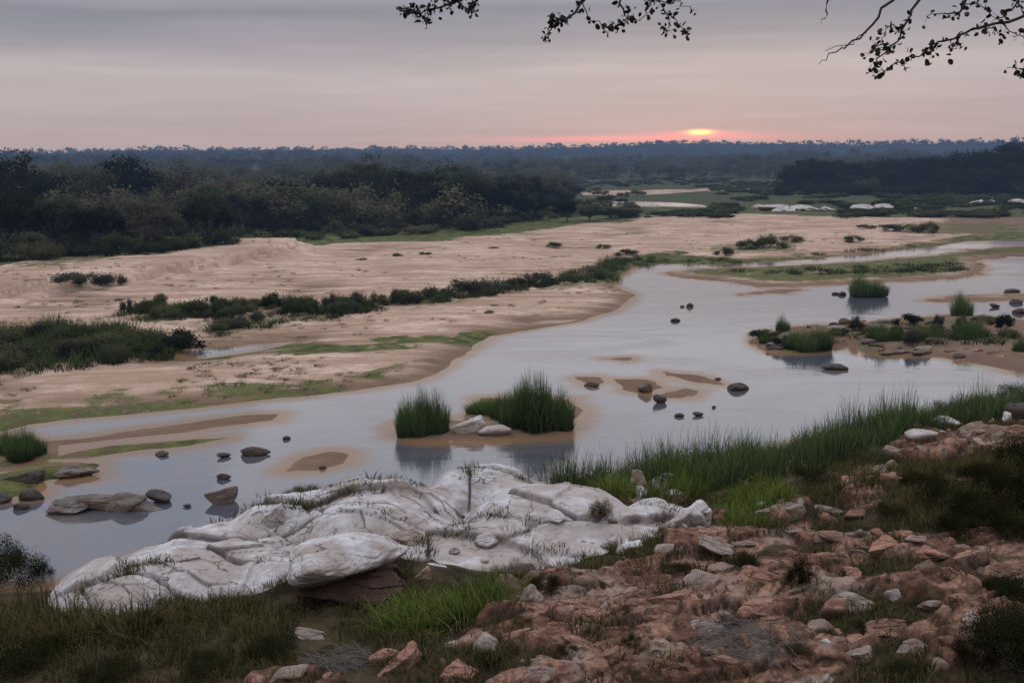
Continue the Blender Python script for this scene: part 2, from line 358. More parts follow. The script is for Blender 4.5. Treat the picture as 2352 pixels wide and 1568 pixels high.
GR=[W2(p,.35) for p in [
 [(430,815),(640,792),(900,777),(1100,762),(1320,738),(1200,763),(1000,788),(800,800),(600,815)],
 [(-400,990),(-400,950),(0,925),(250,912),(600,880),(850,862),(1060,808),(1040,850),(930,890),(600,925),(300,958),(0,1000)],
 [(0,640),(130,612),(400,592),(450,602),(200,628),(0,655)],
 [(1380,600),(1500,580),(1700,590),(2000,575),(2200,545),(2352,528),(2352,552),(2050,582),(1750,608),(1500,610),(1400,640)],
 [(640,700),(1000,665),(1300,600),(1480,580),(1500,600),(1400,650),(1000,700),(640,760),(420,800),(0,860),(-300,870),(-300,740),(200,720)],
 [(1960,520),(2160,510),(2352,515),(2352,540),(2100,540)],[(1650,560),(1850,545),(1850,575),(1650,590)],
 ]+BANDS]
RDL=W2([(2150,500),(2352,495),(2700,495),(2700,590),(2352,590),(2200,580),(2250,545),(2160,530)],.3)
rr=np.concatenate([np.geomspace(6,26,40)[:-1],np.geomspace(26,92,580)[:-1],np.geomspace(92,400,340)[:-1],np.geomspace(400,7000,150)])
aa=np.radians(np.concatenate([np.linspace(-62,-31,60)[:-1],np.linspace(-31,31,620)[:-1],np.linspace(31,62,60)]))
R_,A_=np.meshgrid(rr,aa,indexing='ij'); X=(R_*np.sin(A_)).ravel(); Y=(R_*np.cos(A_)-12).ravel()
Z,L,dN,RM,CK=H(X,Y,True)
na,nr=len(aa),len(rr); i=np.arange(nr-1)[:,None]*na+np.arange(na-1)[None]; i=i.ravel()
Q=np.stack([i,i+1,i+na+1,i+na],1)
print("terrain grid",time.time()-T0)
def lookup(A):
    A=A.reshape(nr,na)
    def f(x,y):
        x=np.asarray(x,float);y=np.asarray(y,float)
        ri=np.clip(np.interp(np.hypot(x,y+12),rr,np.arange(nr)),0,nr-1.001); ai=np.clip(np.interp(np.arctan2(x,y+12),aa,np.arange(na)),0,na-1.001)
        i0=ri.astype(int);j0=ai.astype(int);a=ri-i0;b=ai-j0
        return A[i0,j0]*(1-a)*(1-b)+A[i0+1,j0]*a*(1-b)+A[i0,j0+1]*(1-a)*b+A[i0+1,j0+1]*a*b
    return f
HG=lookup(Z); LG=lookup(L); DG=lookup(dN); RG=lookup(RM)
sandm=np.maximum(pm(X,Y,SAND,2,6,41,5),.8*sst(sub(X,Y,FARS)+fbm(X/14,Y/30,4,4)*26,-4,4))
grass=1-sandm
wts=(.95,.70,.62,.95,.42,.62,.62)+(.6,)*5
for k,P in enumerate(GR):
    grass=np.maximum(grass,pm(X,Y,P,1.2,5.5,50+k,2.5)*wts[k])
barg=sst(sub(X,Y,ISL[0]),.2,2.5); grass=np.maximum(grass,barg*.75)
for P in (ISL[11],ISL[12],ISL[13]): grass=np.maximum(grass,.5*sst(sub(X,Y,P),.1,1))
for P in (ISL[3],ISL[4],ISL[5],ISL[6],ISL[7],ISL[8],ISL[9],ISL[10]):grass=grass*(1-sst(sub(X,Y,P),-.8,-.2))
q=sst(sub(X,Y,ISL[1]),-.8,-.2); grass=grass*(1-q)+q*(.46+1.4*fbm(X/2,Y/3,3,91))
redl=np.maximum(pm(X,Y,RDL,2,4),sst(sub(X,Y,ISL[1]),-.3,.6))
for P in (ISL[4],ISL[5],ISL[6],ISL[7],ISL[8],ISL[11],ISL[12],ISL[3]): redl=np.maximum(redl,.7*sst(sub(X,Y,P),-.3,.3))
near=sst(dN,-.3,.5)
colr=np.stack([np.where(dN>0,0,grass),RM*near,np.where(dN>0,CK,redl),near],1)
me=mesh("ground",np.stack([X,Y,Z],1),Q,colr)
m,nt=newmat("ground_cover"); g=G(nt); P=g.pos()
at=g.n('ShaderNodeAttribute',attribute_name='col'); sp=g.n('ShaderNodeSeparateColor'); nt.links.new(at.outputs['Color'],sp.inputs[0])
n1=g.noise(P,.12,5,.6); n2=g.noise(P,1.1,5,.65); n3=g.noise(P,7,5,.7); n4=g.noise(g.vscale(P,(.4,1.8,1),.12),.30,6,.65,.7)
sz=g.n('ShaderNodeSeparateXYZ'); nt.links.new(P,sz.inputs[0])
sand=g.mix(g.mr(n4,.38,.62),(.34,.225,.16),(.52,.38,.295)); sand=g.mix(g.mr(n2,.42,.70,0,.6),sand,(.28,.185,.13)); sand=g.mix(g.mr(n3,.50,.70,0,.65),sand,(.18,.125,.085))
sand=g.mix(g.mr(n1,.46,.60,0,.5),sand,(.27,.175,.12))
wet=g.mr(g.math('ADD',sz.outputs[2],g.math('MULTIPLY',g.math('SUBTRACT',n4,.5),.40)),.08,.36,1,0)
sand=g.mix(g.math('MULTIPLY',wet,.8),sand,(.115,.070,.042))
sand=g.mix(g.math('MULTIPLY',sp.outputs[2],.85),sand,g.mix(n2,(.08,.050,.036),(.17,.105,.07)))
gc=g.mix(g.mr(n2,.35,.65),(.030,.040,.012),(.105,.110,.036)); gc=g.mix(g.mr(n3,.5,.7,0,.5),gc,(.15,.125,.062))
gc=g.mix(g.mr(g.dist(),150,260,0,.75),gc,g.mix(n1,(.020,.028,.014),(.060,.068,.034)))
gf=g.mr(g.math('ADD',sp.outputs[0],g.math('MULTIPLY',g.math('SUBTRACT',g.math('ADD',g.math('MULTIPLY',n2,.6),g.math('MULTIPLY',n3,.5)),.55),1.7)),.38,.75)
c=g.mix(gf,sand,gc)
soil=g.mix(g.mr(n2,.35,.65),(.014,.012,.006),(.058,.042,.021)); soil=g.mix(g.mr(n3,.5,.75,0,.5),soil,(.11,.078,.048))
c=g.mix(at.outputs['Alpha'],c,soil)
rk=g.mix(g.mr(n2,.4,.6),(.15,.072,.047),(.31,.175,.122)); rk=g.mix(g.mr(n3,.38,.62,.6,0),rk,(.05,.03,.022)); rk=g.mix(g.mr(g.noise(P,.6,4),.52,.64,0,.6),rk,(.27,.21,.175))
rk=g.mix(g.mr(g.noise(P,2.6,5,.7),.52,.62,0,.8),rk,(.040,.034,.018))
rk=g.mix(g.math('MULTIPLY',sp.outputs[2],.95),rk,(.012,.009,.006))
c=g.mix(sp.outputs[1],c,rk)
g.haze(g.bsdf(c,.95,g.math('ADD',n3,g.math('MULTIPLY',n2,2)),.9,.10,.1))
thing("ground",me,m,"sandy river valley floor with grassy and rocky banks","ground","structure")
# ------------------------------------------------------------------ water
wr=np.concatenate([np.geomspace(24,95,330)[:-1],np.geomspace(95,700,140)]); wa=np.radians(np.linspace(-60,60,420))
a,b=np.meshgrid(wr,wa,indexing='ij'); wxx=(a*np.sin(b)).ravel(); wyy=(a*np.cos(b)-12).ravel()
i=(np.arange(len(wr)-1)[:,None]*420+np.arange(419)[None]).ravel()
zt_=HG(wxx,wyy)
me=mesh("water",np.stack([wxx,wyy,wxx*0],1),np.stack([i,i+1,i+421,i+420],1),np.stack([sst(-zt_,.0,.55),zt_*0,zt_*0],1))
m,nt=newmat("river_water"); g=G(nt); P=g.pos()
at=g.n('ShaderNodeAttribute',attribute_name='col'); sp=g.n('ShaderNodeSeparateColor'); nt.links.new(at.outputs['Color'],sp.inputs[0])
w1=g.noise(g.vscale(P,(.8,1.4,1),.5),1.5,3,.55,.5); w2=g.noise(g.vscale(P,(.7,1.2,1),.3),7,3,.6); pt=g.noise(g.vscale(P,(.5,1,1),.62),.13,5,.62,1.2)
st_=g.noise(g.vscale(P,(.25,1,1),.5),.35,4,.6,1.0)
amp=g.mr(g.math('ADD',g.math('MULTIPLY',pt,.75),g.math('MULTIPLY',st_,.25)),.44,.62,.05,.60)
hgt=g.math('MULTIPLY',g.math('ADD',w1,g.math('MULTIPLY',w2,.30)),amp)
bp=g.n('ShaderNodeBump'); bp.inputs['Strength'].default_value=.30; bp.inputs['Distance'].default_value=.06; g.put(bp.inputs['Height'],hgt)
di=g.n('ShaderNodeBsdfDiffuse')
dc=g.mix(g.mr(pt,.4,.65),(.052,.058,.076),(.105,.088,.082)); dc=g.mix(g.mr(sp.outputs[0],.0,.95,.95,0),dc,(.17,.098,.050)); g.put(di.inputs[0],dc)
gl=g.n('ShaderNodeBsdfGlossy'); gl.inputs['Roughness'].default_value=.07; g.put(gl.inputs[0],g.mix(g.mr(pt,.45,.62),(1,1,1),(.84,.85,.90))); nt.links.new(bp.outputs[0],gl.inputs['Normal'])
fr=g.n('ShaderNodeFresnel'); fr.inputs['IOR'].default_value=2.15; nt.links.new(bp.outputs[0],fr.inputs['Normal'])
ff=g.math('MULTIPLY',fr.outputs[0],g.mr(sp.outputs[0],0,.9,.52,1))
mx=g.n('ShaderNodeMixShader'); nt.links.new(ff,mx.inputs[0]); nt.links.new(di.outputs[0],mx.inputs[1]); nt.links.new(gl.outputs[0],mx.inputs[2])
g.haze(mx.outputs[0],False)
thing("water",me,m,"calm shallow river water reflecting the grey sky","water","structure")
print("terrain",time.time()-T0)
# ------------------------------------------------------------------ rocks
def ico(sub_):
    bm=bmesh.new(); bmesh.ops.create_icosphere(bm,subdivisions=sub_,radius=1); bm.verts.ensure_lookup_table()
    V=np.array([v.co[:] for v in bm.verts]); T=np.array([[v.index for v in f.verts] for f in bm.faces]); bm.free(); return V,T
IV,IT=ico(6); IV4,IT4=ico(4)
def boulder(seed,hi=False,planes=14,rnd=16.,amp=1.0,cell=1.0):
    r=np.random.default_rng(seed); V,T=(IV,IT) if hi else (IV4,IT4)
    n=r.normal(size=(planes,3)); n/=np.linalg.norm(n,axis=1)[:,None]; d=.66+.32*r.random(planes)
    q=(V@n.T)/d; rad=1/np.power(np.sum(np.maximum(q,0)**rnd,1)+.45**rnd,1/rnd)
    W=V*rad[:,None]; o=seed*13.7
    for k,(f,a) in enumerate(((1.4,.22),(3.3,.10),(8,.045),(17,.025))):
        W=W+V*(a*amp*(vn3(W[:,0]*f+o,W[:,1]*f+o,W[:,2]*f*1.4+o,seed+k)-.5))[:,None]
    f1,f2,c=vor(W[:,0]*1.2+W[:,2]*.6+o,W[:,1]*1.9+W[:,2]*.9,seed); W=W-V*(.06*cell*(1-sst(f2-f1,0,.08)))[:,None]+V*((c-.5)*.13*cell*sst(f2-f1,0,.06))[:,None]
    W=W/np.abs(W).max(0)
    return W,T
RT=[boulder(100+s,hi=(s<5)) for s in range(9)]+[boulder(200+s,s==0,10,5.,.6,.35) for s in range(5)]
RND=[9,10,11,12,13]
rmesh={}
def rockmesh(k,mat):
    key=(k,mat.name)
    if key not in rmesh:
        me=mesh("rock",*RT[k]); me.materials.append(mat); rmesh[key]=me
    return rmesh[key]
def rock(p,w,h,mat,label,group=None,k=None,d=None,rot=None,sink=.35,tilt=.12,name="rock"):
    k=random.randrange(9) if k is None else k
    o=bpy.data.objects.new(name,rockmesh(k,mat)); COL.objects.link(o)
    d=w*random.uniform(.6,.9) if d is None else d
    o.scale=(w/2,d/2,h/2/(1-sink)*1.0); o.rotation_euler=(random.uniform(-tilt,tilt),random.uniform(-tilt,tilt),random.uniform(-.5,.5) if rot is None else rot)
    o.location=(p[0],p[1],p[2]+h*.5-h*sink*.6); o["label"]=label; o["category"]="rock"
    if group: o["group"]=group
    return o
def rockpx(px,py,w,h,mat,label,group=None,z0=None,d=None,drop=0.,mn=.14,**k):
    p=spot(px,py,HG)[0] if z0 is None else ground(px,py,z0)
    dist=np.linalg.norm(p-C0); wm=1.0*w*dist/F; hm=h*dist/F
    d=.6*wm if d is None else d; hm=max(mn*wm,hm-.45*d*(CZ-p[2])/dist)
    p=p.copy(); p[1]+=d*.4; p[2]-=drop*hm
    return rock(p,wm,hm,mat,label,group,d=d,**k)
gs="dark stones standing in the shallow river"
for a in [(370,1047,38,15),(515,1050,38,10),(575,1048,74,20),(655,1009,22,8),(508,1101,36,14),(370,1155,75,26),(40,1170,40,14),(1362,888,40,16),(1520,925,40,20),
          (1695,897,60,18),(1607,955,32,10),(1562,957,24,10),(1585,705,20,9),(1568,705,15,6),(1550,738,28,5),(1925,850,60,14),(2290,706,26,8),(2340,697,34,13),(2345,720,36,11),
          (1935,678,24,8),(1650,872,18,6),(738,1077,22,8),(430,1164,20,8),(1065,727,28,8),(1122,729,46,17),(1920,676,18,6),(0,1155,50,28),(60,1150,60,26),(2330,672,36,8),(1640,936,12,5),(270,696,36,10),(1020,577,28,6)]:
    rockpx(*a,M_wet,"dark wet stone rounded by the river",gs,z0=0.02,tilt=.05,k=random.choice(RND),d=None,mn=.22)
rockpx(225,1182,250,62,M_riv,"long low brown boulder lying in the river",z0=0.0,k=1,rot=.05,sink=.3,d=1.7)
rockpx(285,1168,100,52,M_riv,"grey-brown boulder on top of a low river boulder",z0=0.1,k=11,rot=.1,d=.9)
rockpx(140,1182,100,34,M_riv,"sloping grey-brown boulder lying in the river",z0=0.0,k=2,rot=.1)
rockpx(512,1162,92,44,M_riv,"rounded grey boulder standing alone in the water",z0=0.0,k=3,rot=0,sink=.25,mn=.3)
rockpx(150,1098,120,30,M_riv,"flat tan boulder at the edge of a small island",z0=0.05,k=0)
rockpx(55,1115,100,30,M_wet,"dark boulder beside a small river island",z0=0.05,k=3)
rockpx(1085,1002,110,44,M_pale,"pale boulder between two reed clumps",z0=.05,k=3,rot=.1,sink=.2,mn=.24)
rockpx(1140,1002,80,32,M_pale,"pale flat boulder beside river reeds",z0=.05,k=12,rot=-.2,sink=.2,mn=.2)
rockpx(1485,900,50,24,M_riv,"brown stone on a small sandbar",z0=.05,k=10,mn=.2)
for i in range(130):
    px=random.uniform(1750,2420); py=random.uniform(738,845); p=ground(px,py,.2)
    if LG(p[0:1],p[1:2])[0]<.05: continue
    rockpx(px,py,random.uniform(12,48),random.uniform(6,15),random.choice([M_wet,M_wet,M_riv,M_riv,M_mix,M_red]),"small brown rock on a low rocky river island","rocks on the low river island",z0=.12,k=random.choice(RND+[5,6,7,8]),mn=.2)
for a in [(2060,815,80,13),(2130,814,70,12),(2200,812,70,12),(1775,800,44,14),(1940,768,40,12),(2290,780,50,14)]:
    rockpx(*a,M_riv,"low brown slab at the edge of the river island","rocks on the low river island",z0=.08)
for a in [(1770,484,70,13),(1815,486,80,15),(1860,487,70,17),(1900,486,50,13),(1745,480,36,10),(1980,482,56,12),(2030,480,50,11),(2255,474,70,13),(2310,474,80,14),(2345,472,60,13),(1400,476,50,8),(2110,484,46,7),(1790,480,60,10),(1840,481,60,10),(1500,478,60,6),(1600,480,50,6),(2280,470,60,9)]:
    rockpx(*a,M_pale,"pale rock in the distant river bed","pale rocks in the far river bed",z0=.1,tilt=.03)
for a in [(1605,1215,160,56,3,M_pale),(1570,1200,90,36,9,M_pale),(1545,1150,70,34,12,M_pale),(1350,1105,60,26,10,M_pale),(1530,1225,50,26,5,M_mix),(1625,1345,110,50,11,M_mix),(1540,1275,80,30,6,M_mix),(1640,1265,110,34,2,M_mix),(1700,1260,90,24,1,M_mix),
          (1820,1205,150,54,3,M_mix),(1900,1180,90,30,1,M_mix),(1960,1195,60,28,5,M_red),(1975,1120,90,26,12,M_red),(2050,1110,60,24,6,M_red),(2060,1050,100,30,0,M_mix),(2130,1010,90,28,13,M_pale),(2160,1050,110,30,1,M_mix),(2240,1000,80,28,2,M_mix),(2300,1000,90,36,4,M_mix),(2330,970,70,44,5,M_wet),(2190,980,70,22,6,M_pale),(2090,985,70,20,7,M_mix),
          (1950,1262,150,38,1,M_red),(2050,1280,130,34,3,M_red),(2150,1290,140,34,0,M_red),(2250,1300,120,32,3,M_red),(2100,1250,60,22,5,M_mix),(2330,1320,110,36,4,M_red),(1905,1245,80,26,2,M_mix)]:
    lb={M_pale.name:"pale weathered granite boulder on the grassy bank",M_mix.name:"grey-brown boulder half buried in the bank",M_red.name:"reddish granite block on the rocky bank",M_wet.name:"dark boulder on the grassy bank"}[a[5].name]
    rockpx(*a[:4],a[5],lb,"boulders on the near bank",k=a[4],tilt=.2,sink=.4,drop=.12,mn=.2)
for a in [(1470,1430,190,76,0,M_red),(1330,1410,140,60,1,M_red),(1560,1400,130,50,3,M_red),(1750,1345,130,50,2,M_red),(1770,1410,170,50,4,M_red),(1890,1450,70,40,12,M_mix),(1960,1400,120,40,2,M_mix),(2060,1390,130,44,3,M_pale),(2170,1400,120,44,1,M_mix),(2120,1500,100,56,4,M_mix),(2180,1540,80,56,11,M_mix),(2250,1440,110,44,0,M_mix),
          (1500,1570,190,70,2,M_red),(1690,1535,120,60,1,M_red),(930,1550,160,60,3,M_red),(880,1525,90,44,10,M_red),(1050,1565,150,46,0,M_red),(1180,1480,100,38,2,M_red),(1250,1560,130,44,4,M_mix),(700,1470,90,26,2,M_mix),(660,1560,100,38,5,M_mix),(1160,1400,80,30,1,M_red),(1400,1530,110,40,3,M_red),(1850,1540,120,42,0,M_red),(1620,1450,90,34,2,M_mix),(1980,1530,110,44,3,M_mix),(1340,1490,120,40,1,M_red),(1050,1490,90,34,4,M_mix),(1860,1370,100,36,3,M_mix),(2040,1460,110,40,2,M_red)]:
    rockpx(*a[:4],a[5],"weathered granite block bedded in the rocky bank","boulders on the near bank",k=a[4],tilt=.25,sink=.45,drop=.30,mn=.26)
cnt=0; tries=0
while cnt<95 and tries<9000:
    tries+=1
    pi=random.choices([0,1,2,3,4,5],[10,2,3,1,3,1])[0]; Pk=ROCKY[pi]
    x=random.uniform(max(Pk[:,0].min(),-9),min(Pk[:,0].max(),22)); y=random.uniform(Pk[:,1].min(),Pk[:,1].max())
    X1=np.array([x]);Y1=np.array([y])
    if abs(x)>.56*y+1 or y<12 or sdp(X1,Y1,Pk)[0]<.1: continue
    w=.14+random.random()**2.0*(.6 if pi<2 else .8); z=float(HG(X1,Y1)[0])
    mt=random.choices([M_red,M_mix,M_pale],[7,4,.3] if pi<2 else [1.5,4,3])[0]
    rock((x,y,z-.06*w),w,w*random.uniform(.35,.6),mt,{"pale_granite":"small pale stone among bank grass","weathered_granite":"small grey-brown stone on the bank","red_granite":"small reddish stone on the rocky bank"}[mt.name],"stones scattered over the near bank",tilt=.25,sink=.45,rot=random.uniform(0,3),k=random.choice([0,1,2,3,5,6,7,8,11]))
    cnt+=1
# big pale outcrop
lob=[(-8.3,26.0,4.3,2.9,1.5,.45),(-3.9,27.2,2.9,2.3,2.5,0),(.9,27.2,2.9,2.3,2.4,-.1),(-.8,25.1,3.9,2.4,1.9,0),(-1.2,28.9,2.2,1.5,2.45,0),(2.6,26.2,2.1,1.9,1.95,-.3),(-6.5,27.2,1.9,1.6,2.0,.2),(-5.6,25.2,2.3,1.8,1.4,.2),(1.8,24.6,1.9,1.5,1.65,-.3),(4.2,27.4,1.5,1.2,1.9,.2)]
NX,NY=760,440
gx,gy=np.meshgrid(np.linspace(-14,7,NX),np.linspace(21,33,NY),indexing='ij'); x=gx.ravel(); y=gy.ravel()
xw=x+fbm(x/2.4,y/2.4,4,60)*1.2; yw=y+fbm(x/2.4,y/2.4,4,61)*1.2
zz=np.full(x.shape,-1.5)
for k,(cx,cy,rx,ry,zt,ro) in enumerate(lob):
    c_,s_=math.cos(ro),math.sin(ro); u=((xw-cx)*c_+(yw-cy)*s_)/rx; v=(-(xw-cx)*s_+(yw-cy)*c_)/ry
    q=np.clip(1-np.abs(u)**2.4-np.abs(v)**2.4,-1,1)
    zl=np.where(q>0,zt*(np.maximum(q,0)**.5)*1.0,q*2.5)+.02*k
    d_=np.abs(zz-zl); zz=np.maximum(zz,zl)+np.where(d_<.5,(.5-d_)**2/2.0,0)
ca,sa=math.cos(-.30),math.sin(-.30); u=x*ca+y*sa; v=-x*sa+y*ca
u=u+fbm(x/3,y/3,3,70)*1.2+fbm(x/.6,y/.6,3,72)*.22; v=v+fbm(x/3,y/3,3,71)*.9+fbm(x/.6,y/.6,3,73)*.16
f1,f2,c=vor(u/3.4,v/1.25,1); g1,g2,c2=vor(u/1.3+3,v/.42,2); ms=sst(fbm(x/2.2,y/2.2,3,75),.0,.10)
tiltu=(u/3.4-np.floor(u/3.4)-.5)*(c-.5)*.25
zz=zz+(c-.5)*.40*sst(f2-f1,0,.03)+tiltu*sst(f2-f1,0,.05)+sst(f2-f1,0,.14)*.05-.05*(1-sst(f2-f1,0,.02))+((c2-.5)*.14*sst(g2-g1,0,.05)-.03*(1-sst(g2-g1,0,.03)))*ms+fbm(x/1.6,y/1.6,4,76)*.16+fbm(x/.25,y/.25,3,77)*.025-.05
ocr=np.maximum((1-sst(f2-f1,.006,.032))*sst(fbm(x/1.1,y/1.1,3,93),-.14,-.0),(1-sst(g2-g1,.008,.05))*ms*.9)
hg=HG(x,y)
OUT=zz.reshape(NX,NY); OCR=(1-sst(f2-f1,.02,.16)).reshape(NX,NY)
i=(np.arange(NX-1)[:,None]*NY+np.arange(NY-1)[None]).ravel(); Q=np.stack([i,i+NY,i+NY+1,i+1],1)
keep=(zz>hg-.35)[Q].any(1)&(zz>-.6)[Q].all(1); 
me=mesh("rock_outcrop",np.stack([x,y,zz],1),Q[keep],np.stack([ocr,ocr*0,ocr*0],1))
thing("rock_outcrop",me,M_pale,"broad fractured pale granite outcrop at the water's edge","rock")
def oidx(X_,Y_): return np.clip(((X_+14)/21*(NX-1)).astype(int),0,NX-1),np.clip(((Y_-21)/12*(NY-1)).astype(int),0,NY-1),(X_>-14)&(X_<7)&(Y_>21)&(Y_<33)
def topz(X_,Y_):
    z=HG(X_,Y_); ii,jj,inb=oidx(X_,Y_)
    return np.where(inb,np.maximum(z,OUT[ii,jj]),z)
p=spot(745,1415,HG)[0]
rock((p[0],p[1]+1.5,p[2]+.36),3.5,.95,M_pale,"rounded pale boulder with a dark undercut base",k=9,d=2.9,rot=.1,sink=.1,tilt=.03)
rock((p[0]+.2,p[1]+1.5,p[2]-.25),3.0,1.0,M_dred,"reddish block painted dark as undercut shade beneath a pale boulder",k=2,d=2.3,rot=.1,sink=.1,tilt=.03)
p=topz(np.array([-6.6]),np.array([26.4]))[0]; rock((-6.6,26.4,p),.9,.45,M_pale,"small round pale stone resting on the outcrop",k=3)
p=topz(np.array([-2.8]),np.array([25.0]))[0]; rock((-2.8,25.0,p),1.4,.3,M_mix,"flat grey slab lying on the outcrop",k=1)
for i in range(24):
    px=random.uniform(640,1480); py=random.uniform(1150,1330); p=spot(px,py,topz)[0]; w=random.uniform(.2,.75)
    rock(p-[0,0,.03],w,w*.36,random.choice([M_pale,M_mix]),"loose pale slab fragment lying on the outcrop","loose slabs on the outcrop",sink=.45,tilt=.2)
print("rocks",time.time()-T0)
# ------------------------------------------------------------------ vegetation templates
def tree_t(seed,trunk=.28,rad=.42,nleaf=3600,leaf=.022,nl=8,zlo=.38,side=5,sgm=1.0):
    r=np.random.default_rng(seed); parts=[]; cl=[]
    t0=np.array([0,0,-.03]); t1=np.array([r.normal()*.03,r.normal()*.03,trunk])
    parts.append(tube([t0,(t0+t1)/2+r.normal(size=3)*.01,t1],[.035,.026,.022],side+1))
    for k in range(nl):
        a=6.283*k/nl+r.normal()*.35; q=rad*(.25+.7*r.random()); zt=zlo+(1-zlo-.12)*(1-(q/rad)**2*.65)*(.55+.45*r.random())
        e=np.array([math.cos(a)*q,math.sin(a)*q,zt]); m=(t1+e)/2+np.array([0,0,-.02])+r.normal(size=3)*.02
        parts.append(tube([t1*.9,m,e],[.016,.010,.005],side))
        for j in range(5):
            f=e+r.normal(size=3)*np.array([.11,.11,.075]); parts.append(tube([m if j%2 else e,(e+f)/2,f],[.006,.004,.002],3)); cl.append(f)
    cl=np.array(cl); cl[:,2]=np.clip(cl[:,2],zlo*.8,.95)
    wt=r.random(len(cl))+.3; wt/=wt.sum(); ch=r.choice(len(cl),nleaf,p=wt)
    sg=(.038+.035*r.random(len(cl)))*sgm; P=cl[ch]+r.normal(size=(nleaf,3))*sg[ch][:,None]*np.array([1.15,1.15,.75])
    V,T=leaves(P,np.full(nleaf,leaf),r)
    tone=r.random(len(cl))
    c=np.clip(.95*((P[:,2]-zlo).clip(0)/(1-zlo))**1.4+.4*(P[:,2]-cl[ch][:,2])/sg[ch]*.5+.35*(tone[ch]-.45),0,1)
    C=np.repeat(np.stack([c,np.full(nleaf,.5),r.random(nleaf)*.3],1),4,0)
    TV,TT=join(parts); return (TV,TT),(V,T,C)
TR=[tree_t(1,nleaf=6000,leaf=.016,nl=11),tree_t(2,.2,.5,7500,.017,13,.25),tree_t(3,.34,.36,4600,.016,9,.42),tree_t(4,.25,.48,6000,.017,11,.38),tree_t(5,.3,.4,1500,.014,8,.4,5,.8),tree_t(6,.12,.45,7500,.017,15,.15)]
TM=[]
for (a,b) in TR:
    tm=mesh("trunk",*a); tm.materials.append(M_bark); cs=[]
    for mt in (M_tree,M_dtree,M_gtree):
        cm=mesh("crown",b[0],b[1],b[2],False); cm.materials.append(mt); cs.append(cm)
    TM.append((tm,*cs))
def bush_t(seed,n=1500,leaf=.06,k=16,sg=.17):
    r=np.random.default_rng(seed)
    a=r.random(k)*6.283; q=np.sqrt(r.random(k))*.75; cl=np.stack([q*np.cos(a),q*np.sin(a),(.25+.45*r.random(k))*(1-q*q*.5)],1)
    ch=r.integers(0,k,n); P=cl[ch]+r.normal(size=(n,3))*np.array([sg,sg,sg*.8]); P[:,2]=np.abs(P[:,2])
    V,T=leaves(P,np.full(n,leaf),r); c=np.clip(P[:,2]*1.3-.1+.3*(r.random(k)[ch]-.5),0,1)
    return V,T,np.repeat(np.stack([c,np.full(n,.5),r.random(n)*.3],1),4,0)
BT=[bush_t(s,2400,.040,13,.14) for s in range(4)]
BTN=[bush_t(s+50,7000,.017,34,.12) for s in range(3)]
BTL=[bush_t(20+s,420,.085) for s in range(4)]
def lowtree(seed,n=110,leaf=.085,sg=.11):
    r=np.random.default_rng(seed); k=7
    a=r.random(k)*6.283; q=np.sqrt(r.random(k))*.38; cl=np.stack([q*np.cos(a),q*np.sin(a),.45+.45*r.random(k)*(1-q)],1)
    ch=r.integers(0,k,n); P=cl[ch]+r.normal(size=(n,3))*sg; P[:n//6,2]*=r.random(n//6)
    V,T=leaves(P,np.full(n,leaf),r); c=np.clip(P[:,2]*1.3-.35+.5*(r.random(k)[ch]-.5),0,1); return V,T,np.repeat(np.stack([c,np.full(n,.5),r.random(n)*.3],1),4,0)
LT=[lowtree(s,80,.085) for s in range(6)]
LTN=[lowtree(s+30,420,.034,.085) for s in range(6)]
def tree(p,h,w,dark=0,k=None,label="leafy savanna tree in dense riverside woodland",group="trees of the riverside woodland"):
    k=random.randrange(6) if k is None else k
    e=bpy.data.objects.new("tree",None); COL.objects.link(e); e.location=p; e.rotation_euler=(0,0,random.uniform(0,6.28)); e.empty_display_size=1
    s=w/ (2*[.46,.56,.42,.53,.46,.5][k]); e.scale=(s,s,h)
    e["label"]=label; e["category"]="tree"; e["group"]=group
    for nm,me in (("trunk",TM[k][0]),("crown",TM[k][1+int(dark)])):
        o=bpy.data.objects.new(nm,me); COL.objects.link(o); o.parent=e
    return e
def treepx(px,pb,pt,w,**k):
    p=spot(px,pb,HG)[0]; d=np.linalg.norm(p-C0); return tree(p,(pb-pt)*d/F,w*d/F,**k)
treepx(632,518,402,125,k=1,dark=1,label="dark rounded tree standing alone before the woodland")
for a in [(290,520,352,170,5,1),(835,505,360,150,0,0),(985,515,372,230,3,0),(930,510,392,130,1,0),(1140,510,408,140,1,1),(1230,505,436,80,5,1),(1302,510,452,70,1,1),(1190,505,440,70,2,0),(1075,512,400,130,0,0),
          (760,500,385,100,2,2),(700,490,400,80,4,2),(40,550,352,160,5,1),(120,540,380,130,3,0),(420,530,372,120,4,2),(520,525,390,120,4,2),(200,540,380,130,1,0),(1355,508,468,66,1,0),(1400,503,475,56,5,0),(20,590,440,150,1,1),(130,585,455,140,0,0),(350,575,450,120,3,2),(470,560,430,120,5,0),(240,580,470,120,1,1),(560,545,430,100,0,2),(1445,500,478,50,5,0)]:
    treepx(a[0],a[1],a[2],a[3],k=a[4],dark=a[5])
bnd=np.array([(-700,640),(-150,618),(0,606),(200,592),(350,586),(500,566),(650,556),(820,550),(1000,537),(1100,530),(1200,512),(1300,503),(1400,493),(1440,485)],float)
def bnd_y(px): return np.interp(px,bnd[:,0],bnd[:,1])
cnt=0
